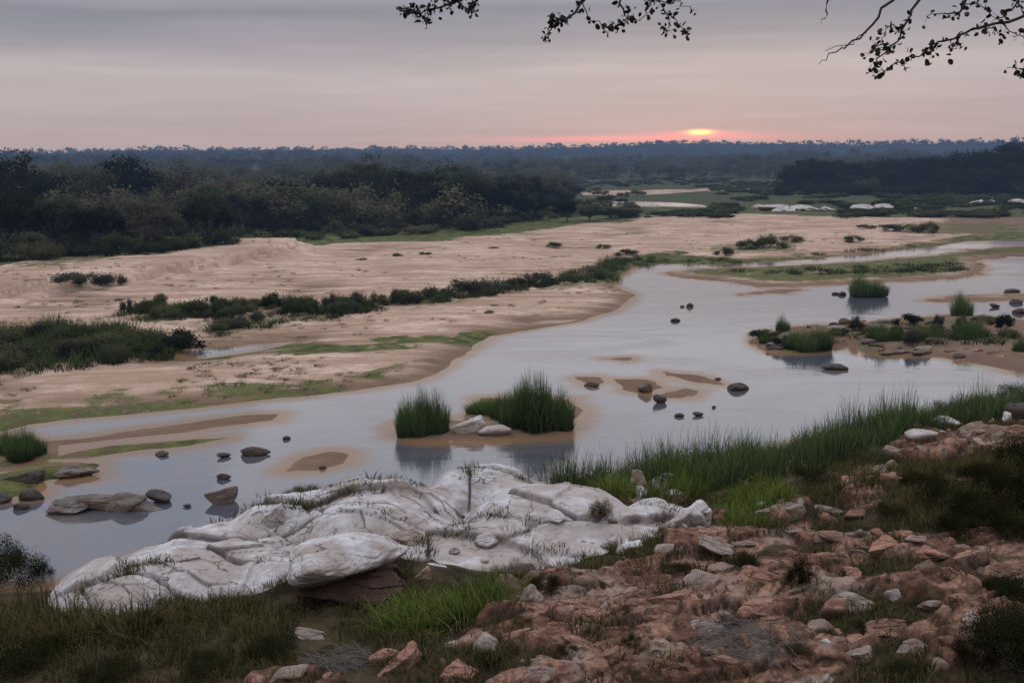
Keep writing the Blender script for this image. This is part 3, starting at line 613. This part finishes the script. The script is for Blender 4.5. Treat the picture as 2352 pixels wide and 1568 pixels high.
while cnt<125:
    px=random.uniform(-160,1330); yb=bnd_y(px); py=yb-8-random.random()**.75*(yb-445)
    if 530<px<750 and py>470: continue
    if 640<px<1000 and py>500: continue
    hh=random.choice([random.uniform(3,5),random.uniform(5,9)])*(1 if py<540 else .65); p=spot(px,py,HG)[0]
    d=np.linalg.norm(p-C0); top=py-hh*F/d; lim=384+22*math.sin(px*.02)+12*math.sin(px*.057)
    if top<lim: hh=(py-lim)*d/F
    tree(p,hh,hh*random.uniform(.8,1.3),dark=random.choices([0,1,2],[4,2,4])[0],k=random.choice([0,1,1,2,3,3,4,5])); cnt+=1
for a in [(1850,442,357,110,5),(1890,440,362,90,1),(1950,438,368,100,3),(2010,436,364,100,5),(2080,438,358,120,1),(2160,440,354,120,5),(2230,440,352,130,3),(2310,442,326,150,5),(2390,445,335,140,1),(2460,445,340,140,5),(1830,440,375,60,5),(2120,436,366,90,2),(2270,436,348,90,2),(2180,446,385,90,5),(2340,450,375,110,5),(2050,444,390,80,5),(1920,442,388,80,5),(2250,448,385,90,5)]:
    treepx(a[0],a[1],a[2],a[3],k=a[4],dark=1,label="dark tall tree in a riverside grove",group="trees of the dark riverside grove")
bme={}
def bushpx(px,py,w,h,mat,label,group,k=None,Hf=None,fine=False):
    tm=BTN if fine else BT; k=random.randrange(len(tm)) if k is None else k; key=(k,mat.name,fine)
    if key not in bme:
        q=mesh("bush",*tm[k],False); q.materials.append(mat); bme[key]=q
    p=spot(px,py,Hf or HG)[0]; d=np.linalg.norm(p-C0); o=bpy.data.objects.new("bush",bme[key]); COL.objects.link(o)
    o.location=p; s=w*d/F/1.9; o.scale=(s,s,h*d/F/.85); o.rotation_euler=(0,0,random.uniform(0,6.28)); o["label"]=label; o["category"]="bush"; o["group"]=group; return o
for i in range(115):
    px=random.uniform(-60,1520); py=bnd_y(px)-random.random()**1.3*60-2+(8 if px>1430 else 0); s=max(.35,(py-430)/150)
    bushpx(px,py,random.uniform(40,120)*s,random.uniform(20,50)*s,random.choice([M_bush,M_bush,M_tree,M_gbush,M_gtree]),"low scrubby bush along the woodland edge","bushes along the woodland edge")
bushpx(1995,447,66,36,M_bush,"round olive bush before a dark grove","bushes on the far bank")
for a in [(1720,572,60,22),(1770,569,80,28),(1820,556,60,16),(1665,586,50,18),(1960,556,50,15),(2040,530,60,14),(2090,532,70,16),(2135,535,50,24),(1990,524,50,8),(1270,568,44,12),(1385,572,40,12),(1440,586,60,14),(912,588,30,6),(975,584,36,5),(830,597,30,4),(1135,571,30,4)]:
    bushpx(*a,M_bush,"low green bush growing on open sand","bushes scattered on the sandbank")
for a in [(170,652,90,24),(215,655,90,26),(262,655,60,26)]:
    bushpx(*a,M_gbush,"grey-green shrub on the dune edge","shrubs on the dune edge")
for a in [(990,690,60,30),(1060,680,80,42),(1110,675,70,34),(1150,670,60,24),(1240,655,80,32),(1190,660,70,24),(1020,688,50,26)]:
    bushpx(*a,M_gbush,"dense grey-green shrub in the reed line","shrubs in the sandbank reed line")
for i in range(46):
    B=random.choices(BANDS[:3],[3,3,1])[0]; px=random.uniform(min(q[0] for q in B),max(q[0] for q in B)); 
    py=np.interp(px,[270,500,670,950],[727,714,700,698])+random.uniform(-10,14)+(30 if B is BANDS[2] else 0)+(16 if B is BANDS[1] and px<800 else 0)
    bushpx(px,py,random.uniform(30,80),random.uniform(16,38),random.choice([M_bush,M_bush,M_gbush]),"low leafy shrub growing across the sandbank","shrubs in the sandbank reed line")
for i in range(26):
    px=random.uniform(-30,415); py=np.interp(px,[0,200,415],[850,842,820])-random.uniform(0,90)*(1 if px<230 else .6)
    bushpx(px,py,random.uniform(50,110),random.uniform(26,50),random.choice([M_bush,M_bush,M_gbush,M_dtree]),"soft green shrub within the reed bed","shrubs within the left reed bed")
for i in range(26):
    px,py=random.choice([(2190,770),(2060,775),(1850,795),(2240,750),(2110,755),(1780,785),(2300,770),(2330,750),(1960,765)]); 
    bushpx(px+random.uniform(-45,45),py+random.uniform(-12,18),random.uniform(24,66),random.uniform(12,34),random.choice([M_bush,M_dtree,M_gbush,M_bush]),"ragged shrub on the rocky river island","shrubs on the river island")
for a in [(1950,1030,90,40),(2080,1000,80,36),(2180,960,90,40),(2260,940,80,36),(2330,925,90,44),(1830,1060,80,36),(1700,1090,70,30),(1560,1110,60,26),(2010,1060,90,34)]:
    bushpx(*a,M_bush,"leafy green bush among shoreline reeds","bushes in the shoreline reeds",fine=True)
for a in [(40,1345,130,80),(0,1325,110,90),(95,1330,60,40),(2180,1170,150,70),(2260,1210,170,80),(2330,1170,150,90),(2120,1120,110,40),(2300,1470,150,90),(2350,1550,220,150),(2340,1400,130,90),(1840,1345,80,74),(1710,1310,64,50),(1865,1105,90,34),(2050,1190,90,36),(2340,1080,130,70),(2260,1110,120,50),(180,1480,150,40),(480,1540,140,40),(1560,1320,80,30),(2290,1370,90,50),(620,1500,130,40),(1250,1360,90,50),(330,1450,110,40),(2230,1520,90,60),(2330,1240,110,60),(1990,1450,60,30),(1450,1480,60,24),(1120,1520,70,26),(2080,1560,90,44),(60,1540,160,60),(250,1560,140,50),(2200,1230,100,50)]:
    bushpx(*a,M_nbush,"dark tangled bush on the near bank","bushes on the near bank",fine=True)
for a in [(1025,1165,80,44),(700,1145,100,32),(760,1128,40,16),(590,1220,56,44),(1380,1190,60,50),(860,1130,50,18),(1300,1500,60,26),(1680,1430,60,26),(1830,1500,60,26),(1960,1330,70,30),(1200,1430,50,20)]:
    bushpx(a[0],a[1],a[2],a[3],M_grass,"straggly olive plant in a rock crack","plants in the rock cracks",Hf=topz,fine=True)
def scatter_far(n,u0,u1):
    u=rng.uniform(u0,u1,n); s=rng.uniform(-.60,.60,n)
    start=np.where(s<.06,150,np.where(s<.27,395,330.)); start=np.where((s<.06)&(s>-.05),260,start)
    r=start*(3300/start)**u; y=r/np.sqrt(1+s*s); x=s*y
    p=np.stack([x,y,HG(x,y)],1)
    h=(2.8+6.8*rng.random(n)**1.5)*(1+ .6*sst(r,800,2500))*np.where(vn2(x/60,y/60,3)>.45,1,.7)
    h=np.where(r<420,h*.85,h); keep=vn2(x/25,y/40,13)+.3*rng.random(n)>.45
    return p[keep],h[keep]
p,h=scatter_far(4300,0,.42); V,T,C=merge(LTN,p,h*rng.uniform(.9,1.6,len(h)),rng.random(len(h))*6.28,h)
thing("woodland",mesh("woodland",V,T,C,False),M_tree,"open bushveld woodland beyond the river","woodland","stuff")
p,h=scatter_far(6500,.40,1); V,T,C=merge(LT,p,h*rng.uniform(.9,1.7,len(h)),rng.random(len(h))*6.28,h)
thing("woodland",mesh("woodland",V,T,C,False),M_tree,"hazy bushveld woodland stretching to the horizon","woodland","stuff")
n=800; px=rng.uniform(-250,1400,n); yb=bnd_y(px); py=yb-3-rng.random(n)**1.2*(yb-440); p=spot(px,py,HG)
s=rng.uniform(.8,2.0,n); V,T,C=merge(BTL,p,s,rng.random(n)*6.28,s*.8)
thing("undergrowth",mesh("undergrowth",V,T,C,False),M_bush,"dense scrub filling the woodland floor","undergrowth","stuff")
n=260; px=rng.uniform(1795,2500,n); py=rng.uniform(434,449,n); p=spot(px,py,HG); s=rng.uniform(2,4,n); V,T,C=merge(BTL,p,s,rng.random(n)*6.28,s*.9)
thing("undergrowth",mesh("undergrowth",V,T,C,False),M_dtree,"dark scrub beneath the riverside grove","undergrowth","stuff")
n=2600; px=rng.uniform(1280,2500,n); py=rng.uniform(410,500,n); 
keep=(vn2(px/90,py/9,9)+.12*rng.random(n)>.42)&~((px<1640)&(py<483)&(py>430))&~((px>1700)&(px<1930)&(py>468)); px=px[keep];py=py[keep]; p=spot(px,py,HG); p=p[(LG(p[:,0],p[:,1])>.5)&(p[:,1]<900)]
s=rng.uniform(.6,1.7,len(p)); V,T,C=merge(BTL,p,s*1.5,rng.random(len(p))*6.28,s*.65)
thing("flood_plain_scrub",mesh("scrub",V,T,C,False),M_bush,"low green scrub on the distant flood plain","scrub","stuff")
print("trees",time.time()-T0)
# ------------------------------------------------------------------ reeds
RC=[blades(1500,1,1,.012,.62,s,low=.28,ball=.40) for s in range(3)]
rme={}
def reedpx(px,py,w,h,mat=None,label="dense green reed clump standing in the river",group="reed clumps in the river",k=None,z0=None):
    mat=mat or M_reed; k=random.randrange(3) if k is None else k
    if (k,mat.name) not in rme:
        q=mesh("reed_clump",*RC[k],False); q.materials.append(mat); rme[(k,mat.name)]=q
    p=spot(px,py,HG)[0] if z0 is None else ground(px,py,z0); d=np.linalg.norm(p-C0); s=w*d/F/2.2
    o=bpy.data.objects.new("reed_clump",rme[(k,mat.name)]); COL.objects.link(o); p=p.copy(); p[1]+=s*.6; o.location=p; o.scale=(s,s*.8,h*d/F/.9); o.rotation_euler=(random.uniform(-.08,.08),random.uniform(-.14,.14),random.uniform(-3,3)); o["label"]=label;o["category"]="reeds";o["group"]=group
for a in [(950,1004,84,104),(1000,1000,70,100),(975,1000,56,110),(928,1004,40,84),(1235,995,120,136),(1180,987,90,96),(1290,990,66,96),(1130,960,90,50),(1210,960,100,84),(1262,992,70,124),(1095,952,60,28),(1160,975,80,74),
          (1985,682,66,50),(2022,682,50,36),(1850,808,86,52),(1890,806,66,60),(1820,806,40,36),(1800,770,32,46),(2217,730,56,54),(2025,792,46,50),(2062,792,46,40),(2150,785,60,36),(2225,790,60,62),(1760,790,36,22),(40,1060,80,76),(75,1050,50,50),(2345,820,30,50),(10,1050,60,54),(2255,785,40,44),(2120,775,50,30)]:
    reedpx(*a,z0=.02)
def bed(name,polys,dens,hr,mat,label,tm,z0=None,wmul=1.0,cov=-9,nz=2.2):
    P=[]
    for poly in polys:
        Wp=WS(poly,HG); x0,y0=Wp.min(0);x1,y1=Wp.max(0); n=int((x1-x0)*(y1-y0)*dens); x=rng.uniform(x0,x1,n); y=rng.uniform(y0,y1,n)
        m=(sdp(x,y,Wp)+fbm(x/1.5,y/1.5,3,88)*nz>0)&(vn2(x/1.4,y/1.4,17)>cov); x=x[m];y=y[m]; P.append(np.stack([x,y,np.maximum(HG(x,y),-.05)],1))
    P=np.vstack(P); n=len(P); h=rng.uniform(*hr,n)*(.35+1.15*vn2(P[:,0]/1.7,P[:,1]/1.7,5))
    V,T,C=merge(tm,P,rng.uniform(.8,1.2,n)*wmul,rng.random(n)*6.28,h)
    print(name,n,len(T)); thing(name,mesh(name,V,T,C,False),mat,label,"reeds" if "reed" in name else "grass","stuff")
RB=[blades(46,.55,1,.018,.5,40+s,low=.4) for s in range(4)]
RBN=[blades(30,.42,1,.010,.42,60+s,low=.35) for s in range(4)]
bed("reed_bed",[[(-150,862),(0,858),(200,848),(420,826),(425,795),(330,765),(230,750),(100,752),(-150,775)]],1.8,(.8,1.5),M_dreed,"dark reed bed beside a sandbank pool",RB,cov=.15)
bed("reed_bed",BANDS[:3],2.0,(.5,1.0),M_dreed,"low reeds growing across the sandbank",RB,cov=.32)
bed("reed_bed",BANDS[3:],1.6,(.6,1.2),M_dreed,"green reeds leading down to the river",RB,cov=.2)
bed("reed_bed",[[(1500,604),(1700,606),(1900,590),(2100,570),(2100,564),(1900,582),(1700,598),(1500,594)],[(1650,630),(1850,632),(2050,628),(2200,622),(2230,605),(2100,605),(1900,615),(1700,622)],[(1830,780),(2000,765),(2200,745),(2352,755),(2352,800),(2150,800),(2000,790)]],.6,(.3,.7),M_dreed,"low green growth on the river bars",RB,wmul=1.3,cov=.35)
bed("reed_bed",[[(1250,1112),(1430,1100),(1550,1080),(1700,1050),(1850,1015),(2000,985),(2170,952),(2352,925),(2500,905),(2500,935),(2352,962),(2150,990),(2000,1045),(1850,1085),(1700,1118),(1500,1125),(1300,1135)]],7,(1.0,2.0),M_reed,"green reed bed lining the rocky shore",RBN,cov=.15)
bed("grass_patch",[[(1660,1205),(1670,1150),(1760,1110),(1825,1150),(1800,1195),(1730,1215)],[(850,1450),(890,1400),(1000,1385),(1160,1370),(1200,1385),(1050,1435),(950,1465)],[(1350,1140),(1500,1130),(1600,1125),(1600,1145),(1500,1155),(1400,1150)]],18,(.6,1.2),M_lreed,"bright green tall grass beside the outcrop",RBN,cov=.2,nz=1.2)
bed("grass_patch",[[(-60,1400),(100,1370),(260,1375),(400,1390),(560,1400),(620,1440),(400,1480),(150,1500),(-60,1490)],[(1450,1340),(1480,1260),(1540,1260),(1540,1330)],[(1900,1120),(2100,1080),(2352,1060),(2352,1200),(2050,1220),(1900,1160)]],6,(.4,1.0),M_grass,"olive and straw coloured bank grass",RBN,cov=.3)
n=60000; x=rng.uniform(-17,32,n); y=rng.uniform(13,52,n); z=HG(x,y); d_=DG(x,y); rm=RG(x,y)
keep=(d_>.6)&((rm<.3+.2*rng.random(n))|(vn2(x/.7,y/.7,55)>.80))&(np.abs(x)<.56*y+2)&(topz(x,y)<z+.05)&(vn2(x/1.1,y/1.1,7)+.25*vn2(x/5,y/5,9)>.48)
P=np.stack([x,y,z],1)[keep]
# grass rooted in the cracks of the outcrop
n=9000; x=rng.uniform(-12,6,n); y=rng.uniform(22,31,n); ii,jj,inb=oidx(x,y); z=OUT[ii,jj]; k_=(OCR[ii,jj]>.5)&(z>HG(x,y))&(vn2(x/1.3,y/1.3,71)>.62)
P=np.vstack([P,np.stack([x,y,z-.03],1)[k_]]); n=len(P); TF=[blades(12,.22,.3,.008,.6,80+s,coarse=True) for s in range(4)]
V,T,C=merge(TF,P,rng.uniform(.8,1.5,n),rng.random(n)*6.28,rng.uniform(.4,1.5,n)); print("turf",n)
thing("bank_turf",mesh("turf",V,T,C,False),M_grass,"short olive and straw grass between bank rocks","grass","stuff")
n=3000; px=rng.uniform(-50,2352,n); py=rng.uniform(500,960,n); p=ground(px,py,.4); x=p[:,0];y=p[:,1]; z=HG(x,y)
keep=(LG(x,y)>.8)&(DG(x,y)<-3)&(sdp(x,y,SAND)>1)&(vn2(x/7,y/4,23)+.3*rng.random(n)>.66); P=np.stack([x,y,z],1)[keep]; n=len(P)
V,T,C=merge(RB,P,rng.uniform(.2,.7,n),rng.random(n)*6.28,rng.uniform(.05,.25,n)); print("tufts",n)
thing("sand_tufts",mesh("sand_tufts",V,T,C,False),M_dreed,"small dry tufts dotted over river sand","grass","stuff")
# ------------------------------------------------------------------ dead wood
def stick(a,b,r0,wob=.05,n=5):
    a=np.array(a);b=np.array(b); pts=[a+(b-a)*t+np.random.default_rng(int(abs(a[0])*977+t*99)).normal(size=3)*wob*np.linalg.norm(b-a)*(0<t<1) for t in np.linspace(0,1,n)]
    return tube(pts,np.linspace(r0,r0*.35,n),6)
def topspot(px,py): return spot(px,py,topz)[0]
def deadbranch(px0,py0,px1,py1,r0,label,fork=3,lift=.15):
    a=topspot(px0,py0)+[0,0,.10]; b=topspot(px1,py1)+[0,0,lift]; parts=[stick(a,b,r0)]
    for k in range(fork):
        t=random.uniform(.2,.8); c=a+(b-a)*t; e=c+(b-a)*random.uniform(.2,.45)+np.array([random.uniform(-.4,.4),random.uniform(-.4,.4),random.uniform(0,.3)]); parts.append(stick(c,e,r0*.5))
    thing("dead_branch",mesh("dead_branch",*join(parts)),M_dead,label,"dead branch",group="dead branches on the rocks")
deadbranch(1065,1195,930,1125,.055,"grey fallen branch lying across the outcrop",4,.3)
deadbranch(1055,1145,1190,1133,.05,"bleached driftwood branch on top of the outcrop",4,.3)
deadbranch(1080,1130,1180,1150,.04,"thin driftwood stick on the outcrop",2)
deadbranch(955,1115,1040,1160,.035,"forked grey stick on the outcrop",3)
deadbranch(1955,1272,2045,1288,.035,"bleached white stick on red rock",0,.1)
deadbranch(2015,1120,2110,1095,.03,"pale stick lying in bank grass",1,.1)
def brush(px,py,w,label,n=150):
    p=topspot(px,py); d=np.linalg.norm(p-C0); R=w*d/F/2; parts=[]
    for k in range(n):
        a=random.random()*6.28; q=R*random.random()**.6; c=p+np.array([q*math.cos(a),q*.7*math.sin(a),random.random()*.22]); t=random.uniform(-.5,.5)+(0 if k%2 else 2.4); l=random.uniform(.12,.4)
        e=np.array([math.cos(t)*l,math.sin(t)*l,random.uniform(-.1,.2)]); parts.append(tube([c-e,c+np.array([0,0,random.uniform(-.03,.06)]),c+e],[.006,.005,.002],4))
    thing("brush_pile",mesh("brush_pile",*join(parts)),M_dead,label,"brush pile",group="piles of dead twigs")
brush(1720,1480,220,"tangled pile of grey dead twigs on rock",260)
brush(790,1530,150,"brown dead shrub collapsed on the rocks",160)
brush(1210,1330,100,"small dead shrub beside green grass",70)
# ------------------------------------------------------------------ overhanging tree (trunk stands on the bank beside the viewpoint)
DEP=7.0
def air(px,py,dep=DEP):
    d=ray(px,py); return C0+d*dep
tw=bpy.data.objects.new("tree",None); COL.objects.link(tw); tb=np.array([8.5,2.5,float(H0(np.array([8.5]),np.array([2.5]))[0])]); tw.location=tb
tw["label"]="overhanging tree with bare twigs and small round leaves"; tw["category"]="tree"
limb=[tb+[0,0,-.3],tb+[-.2,.3,2.5],tb+[-.6,1.2,5.0]]
lend=air(2600,-180); 
mainl=[limb[-1],(limb[-1]+lend)/2+[0,0,.4],lend,air(2250,-190),air(1900,-230),air(1500,-240),air(1150,-200)]
V,T=tube(limb+[mainl[1]],[.28,.22,.17,.12],10); o=thing("trunk",mesh("trunk",V-tb,T),M_twig,parent=tw)
parts=[tube(mainl[1:],[.12,.08,.05,.04,.028,.018],7)]
tws=[
 [(1150,-200),(1090,-60),(1060,-8),(1030,12),(990,24),(950,34),(915,22)],[(1000,20),(985,36),(975,50)],[(1030,12),(1045,2),(1080,22)],[(960,31),(945,18),(935,26)],[(1050,-5),(1085,-4),(1088,25)],
 [(1400,-235),(1370,-80),(1340,-5),(1310,38),(1280,58),(1262,75),(1248,95)],[(1335,5),(1350,40),(1385,62),(1410,70),(1440,48)],[(1300,42),(1275,48),(1262,40)],[(1410,-230),(1440,-60),(1425,10),(1440,48),(1400,70)],
 [(1440,-60),(1500,-10),(1530,30),(1540,60),(1522,76)],[(1530,30),(1560,55),(1585,72)],[(1500,-10),(1490,25),(1470,45),(1450,35)],[(1510,0),(1560,5),(1590,25)],
 [(1900,-225),(1895,-60),(1903,-5),(1895,35),(1886,55)],
 [(2150,-195),(2090,-40),(2030,25),(1990,75),(1940,108),(1905,128),(1880,149)],[(1990,75),(1955,100),(1895,118)],
 [(2150,-195),(2130,-40),(2100,20),(2075,65),(2045,110),(2015,140),(1992,168)],[(2075,65),(2050,60),(2030,80),(2008,100)],[(2045,110),(2020,118),(1990,122)],
 [(2480,-185),(2430,-40),(2352,34),(2300,52),(2250,62),(2205,85),(2155,100),(2120,118),(2085,138),(2050,150),(2015,168)],[(2300,52),(2330,78),(2352,80),(2390,95)],[(2250,62),(2285,66),(2300,92)],[(2155,100),(2135,125),(2130,145)],[(2205,85),(2195,110),(2185,112)],
 [(2250,-190),(2230,-40),(2215,10),(2200,35),(2165,30),(2130,38)],[(2215,10),(2255,20),(2290,45)],[(2400,-190),(2380,-60),(2345,0),(2310,30),(2280,48)],
 [(2600,-100),(2450,150),(2390,152),(2352,158),(2312,156)],[(2380,154),(2352,168),(2345,178)],[(2352,34),(2340,5),(2300,-20)]]
lp=[]
for ti,tl in enumerate(tws):
    pts=[air(a,b,DEP) for a,b in tl]; 
    r=np.random.default_rng(ti); pp=[]
    for k in range(len(pts)-1):
        for t in (0,.33,.66): pp.append(pts[k]*(1-t)+pts[k+1]*t+(r.normal(size=3)*.010*(k+t>0)))
    pp.append(pts[-1]); n=len(pp); r0=.014 if tl[0][1]<-150 else .0045
    parts.append(tube(pp,np.linspace(r0,.0020,n)**1.0,5))
    bare=ti in (13,14,15)
    for k in range(n):
        q=pp[k]; 
        if bare or (len(tl)>5 and k<n*.4): continue
        for j in range(r.integers(1,6)):
            off=r.normal(size=3)*.024; lp.append((q+off,q))
for q_ in lp[::2]: parts.append(tube([q_[1],(q_[0]+q_[1])/2+[0,0,.004],q_[0]],[.0016,.0013,.0010],3))
V,T=join(parts); thing("branch",mesh("branch",V-tb,T),M_twig,parent=tw)
r=np.random.default_rng(3); LV=[];LTt=[]
for k,(q,_) in enumerate(lp):
    a=r.normal(size=3);a/=np.linalg.norm(a); b=np.cross(a,r.normal(size=3)); b/=np.linalg.norm(b); s=r.uniform(.010,.021)
    o_=len(LV); 
    for j in range(7):
        t=6.283*j/7; LV.append(q+(a*math.cos(t)*1.15+b*math.sin(t)*.9)*s*(1.15 if j==0 else 1)+np.cross(a,b)*s*.2*math.cos(2*t))
    for j in range(1,6): LTt.append((o_,o_+j,o_+j+1))
thing("foliage",mesh("foliage",np.array(LV)-tb,np.array(LTt),None,False),M_hleaf,parent=tw)
# ------------------------------------------------------------------ sky & light
sd=ray(1608,306); sd=sd/np.linalg.norm(sd); az=math.atan2(sd[0],sd[1])
w=bpy.data.worlds.new("World"); scene.world=w; w.use_nodes=True; nt=w.node_tree; nt.nodes.clear(); g=G(nt)
D=g.n('ShaderNodeTexCoord').outputs['Generated']; s=g.n('ShaderNodeSeparateXYZ'); nt.links.new(D,s.inputs[0]); zc=s.outputs[2]
n1=g.noise(g.vscale(D,(1.2,1.2,14)),1.3,4,.5,.2); n2=g.noise(g.vscale(D,(2.5,2.5,34)),1.8,5,.6,.4)
el=g.math('ADD',zc,g.math('ADD',g.math('MULTIPLY',g.math('SUBTRACT',n1,.5),.05),g.math('MULTIPLY',g.math('SUBTRACT',n2,.5),.016)))
el=g.math('SUBTRACT',el,g.math('MULTIPLY',s.outputs[0],.012))
t=g.math('SQRT',g.math('MAXIMUM',el,0.0))
cr=g.n('ShaderNodeValToRGB'); nt.links.new(t,cr.inputs[0]); E=cr.color_ramp.elements
st=[(0,(.46,.37,.39)),(.10,(.475,.385,.395)),(.20,(.49,.41,.42)),(.285,(.54,.475,.48)),(.325,(.385,.36,.40)),(.36,(.285,.29,.345)),(.395,(.39,.40,.45)),(.44,(.72,.73,.79)),(.56,(.60,.63,.73)),(1,(.70,.71,.78))]
E[0].position=0;E[0].color=(*st[0][1],1);E[1].position=1;E[1].color=(*st[-1][1],1)
for p_,c_ in st[1:-1]:
    e=E.new(p_); e.color=(*c_,1)
mul=g.mr(zc,.35,.9,.95,2.45)
streak=g.mr(g.noise(g.vscale(D,(2,2,30)),3,5,.55),.3,.7,.955,1.035)
base=g.mix(1.0,cr.outputs[0],g.math('MULTIPLY',mul,streak),'MULTIPLY')
def lobe(px,py,wx_,hz,shape=1.0):
    c=ray(px,py); c=c/np.linalg.norm(c); a_=math.atan2(c[0],c[1])
    dt=g.n('ShaderNodeVectorMath',operation='DOT_PRODUCT'); nt.links.new(D,dt.inputs[0]); dt.inputs[1].default_value=(math.cos(a_),-math.sin(a_),0)
    dx=g.math('DIVIDE',dt.outputs['Value'],wx_); dz=g.math('DIVIDE',g.math('SUBTRACT',zc,float(c[2])),hz)
    q=g.math('ADD',g.math('POWER',g.math('ABSOLUTE',dx),2.0),g.math('POWER',g.math('ABSOLUTE',dz),2.0*shape))
    fr_=g.n('ShaderNodeVectorMath',operation='DOT_PRODUCT'); nt.links.new(D,fr_.inputs[0]); fr_.inputs[1].default_value=(math.sin(a_),math.cos(a_),0)
    return g.math('MULTIPLY',g.math('POWER',2.718,g.math('MULTIPLY',q,-1.0)),g.math('GREATER_THAN',fr_.outputs['Value'],0.0))
def addl(b,l,c):
    return g.mix(1.0,b,g.mix(l,(0,0,0),c),'ADD')
base=addl(base,lobe(1560,300,.18,.022),(.04,-.015,-.02))
wob=g.math('MULTIPLY',lobe(1470,318,.125,.0028),g.mr(n2,.3,.6,.6,1.0))
base=addl(base,wob,(.48,-.08,-.17))
base=addl(base,lobe(1610,307,.042,.0024),(.45,-.02,-.20))
base=addl(base,lobe(1608,305,.0125,.0034),(.42,.10,-.14))
base=addl(base,lobe(1608,304,.0100,.0023,1.5),(1.9,.85,.05))
bg=g.n('ShaderNodeBackground'); nt.links.new(base,bg.inputs[0]); bg.inputs[1].default_value=1.0
sk=g.n('ShaderNodeTexSky',sky_type='NISHITA'); sk.sun_disc=False; sk.sun_elevation=math.radians(4); sk.sun_rotation=az
bg2=g.n('ShaderNodeBackground'); nt.links.new(sk.outputs[0],bg2.inputs[0]); bg2.inputs[1].default_value=.0015
ad=g.n('ShaderNodeAddShader'); nt.links.new(bg.outputs[0],ad.inputs[0]); nt.links.new(bg2.outputs[0],ad.inputs[1])
ow=g.n('ShaderNodeOutputWorld'); nt.links.new(ad.outputs[0],ow.inputs[0])
# sunlight heavily diffused by the overcast: a very wide, weak source
sl=bpy.data.lights.new("sun",'SUN'); sl.energy=.15; sl.angle=math.radians(55); sl.color=(1,.85,.75); so=bpy.data.objects.new("sun",sl); COL.objects.link(so)
dv=Vector((math.sin(az)*math.cos(.5),math.cos(az)*math.cos(.5),math.sin(.5))); so.rotation_euler=dv.to_track_quat('Z','Y').to_euler()
print("done",time.time()-T0)
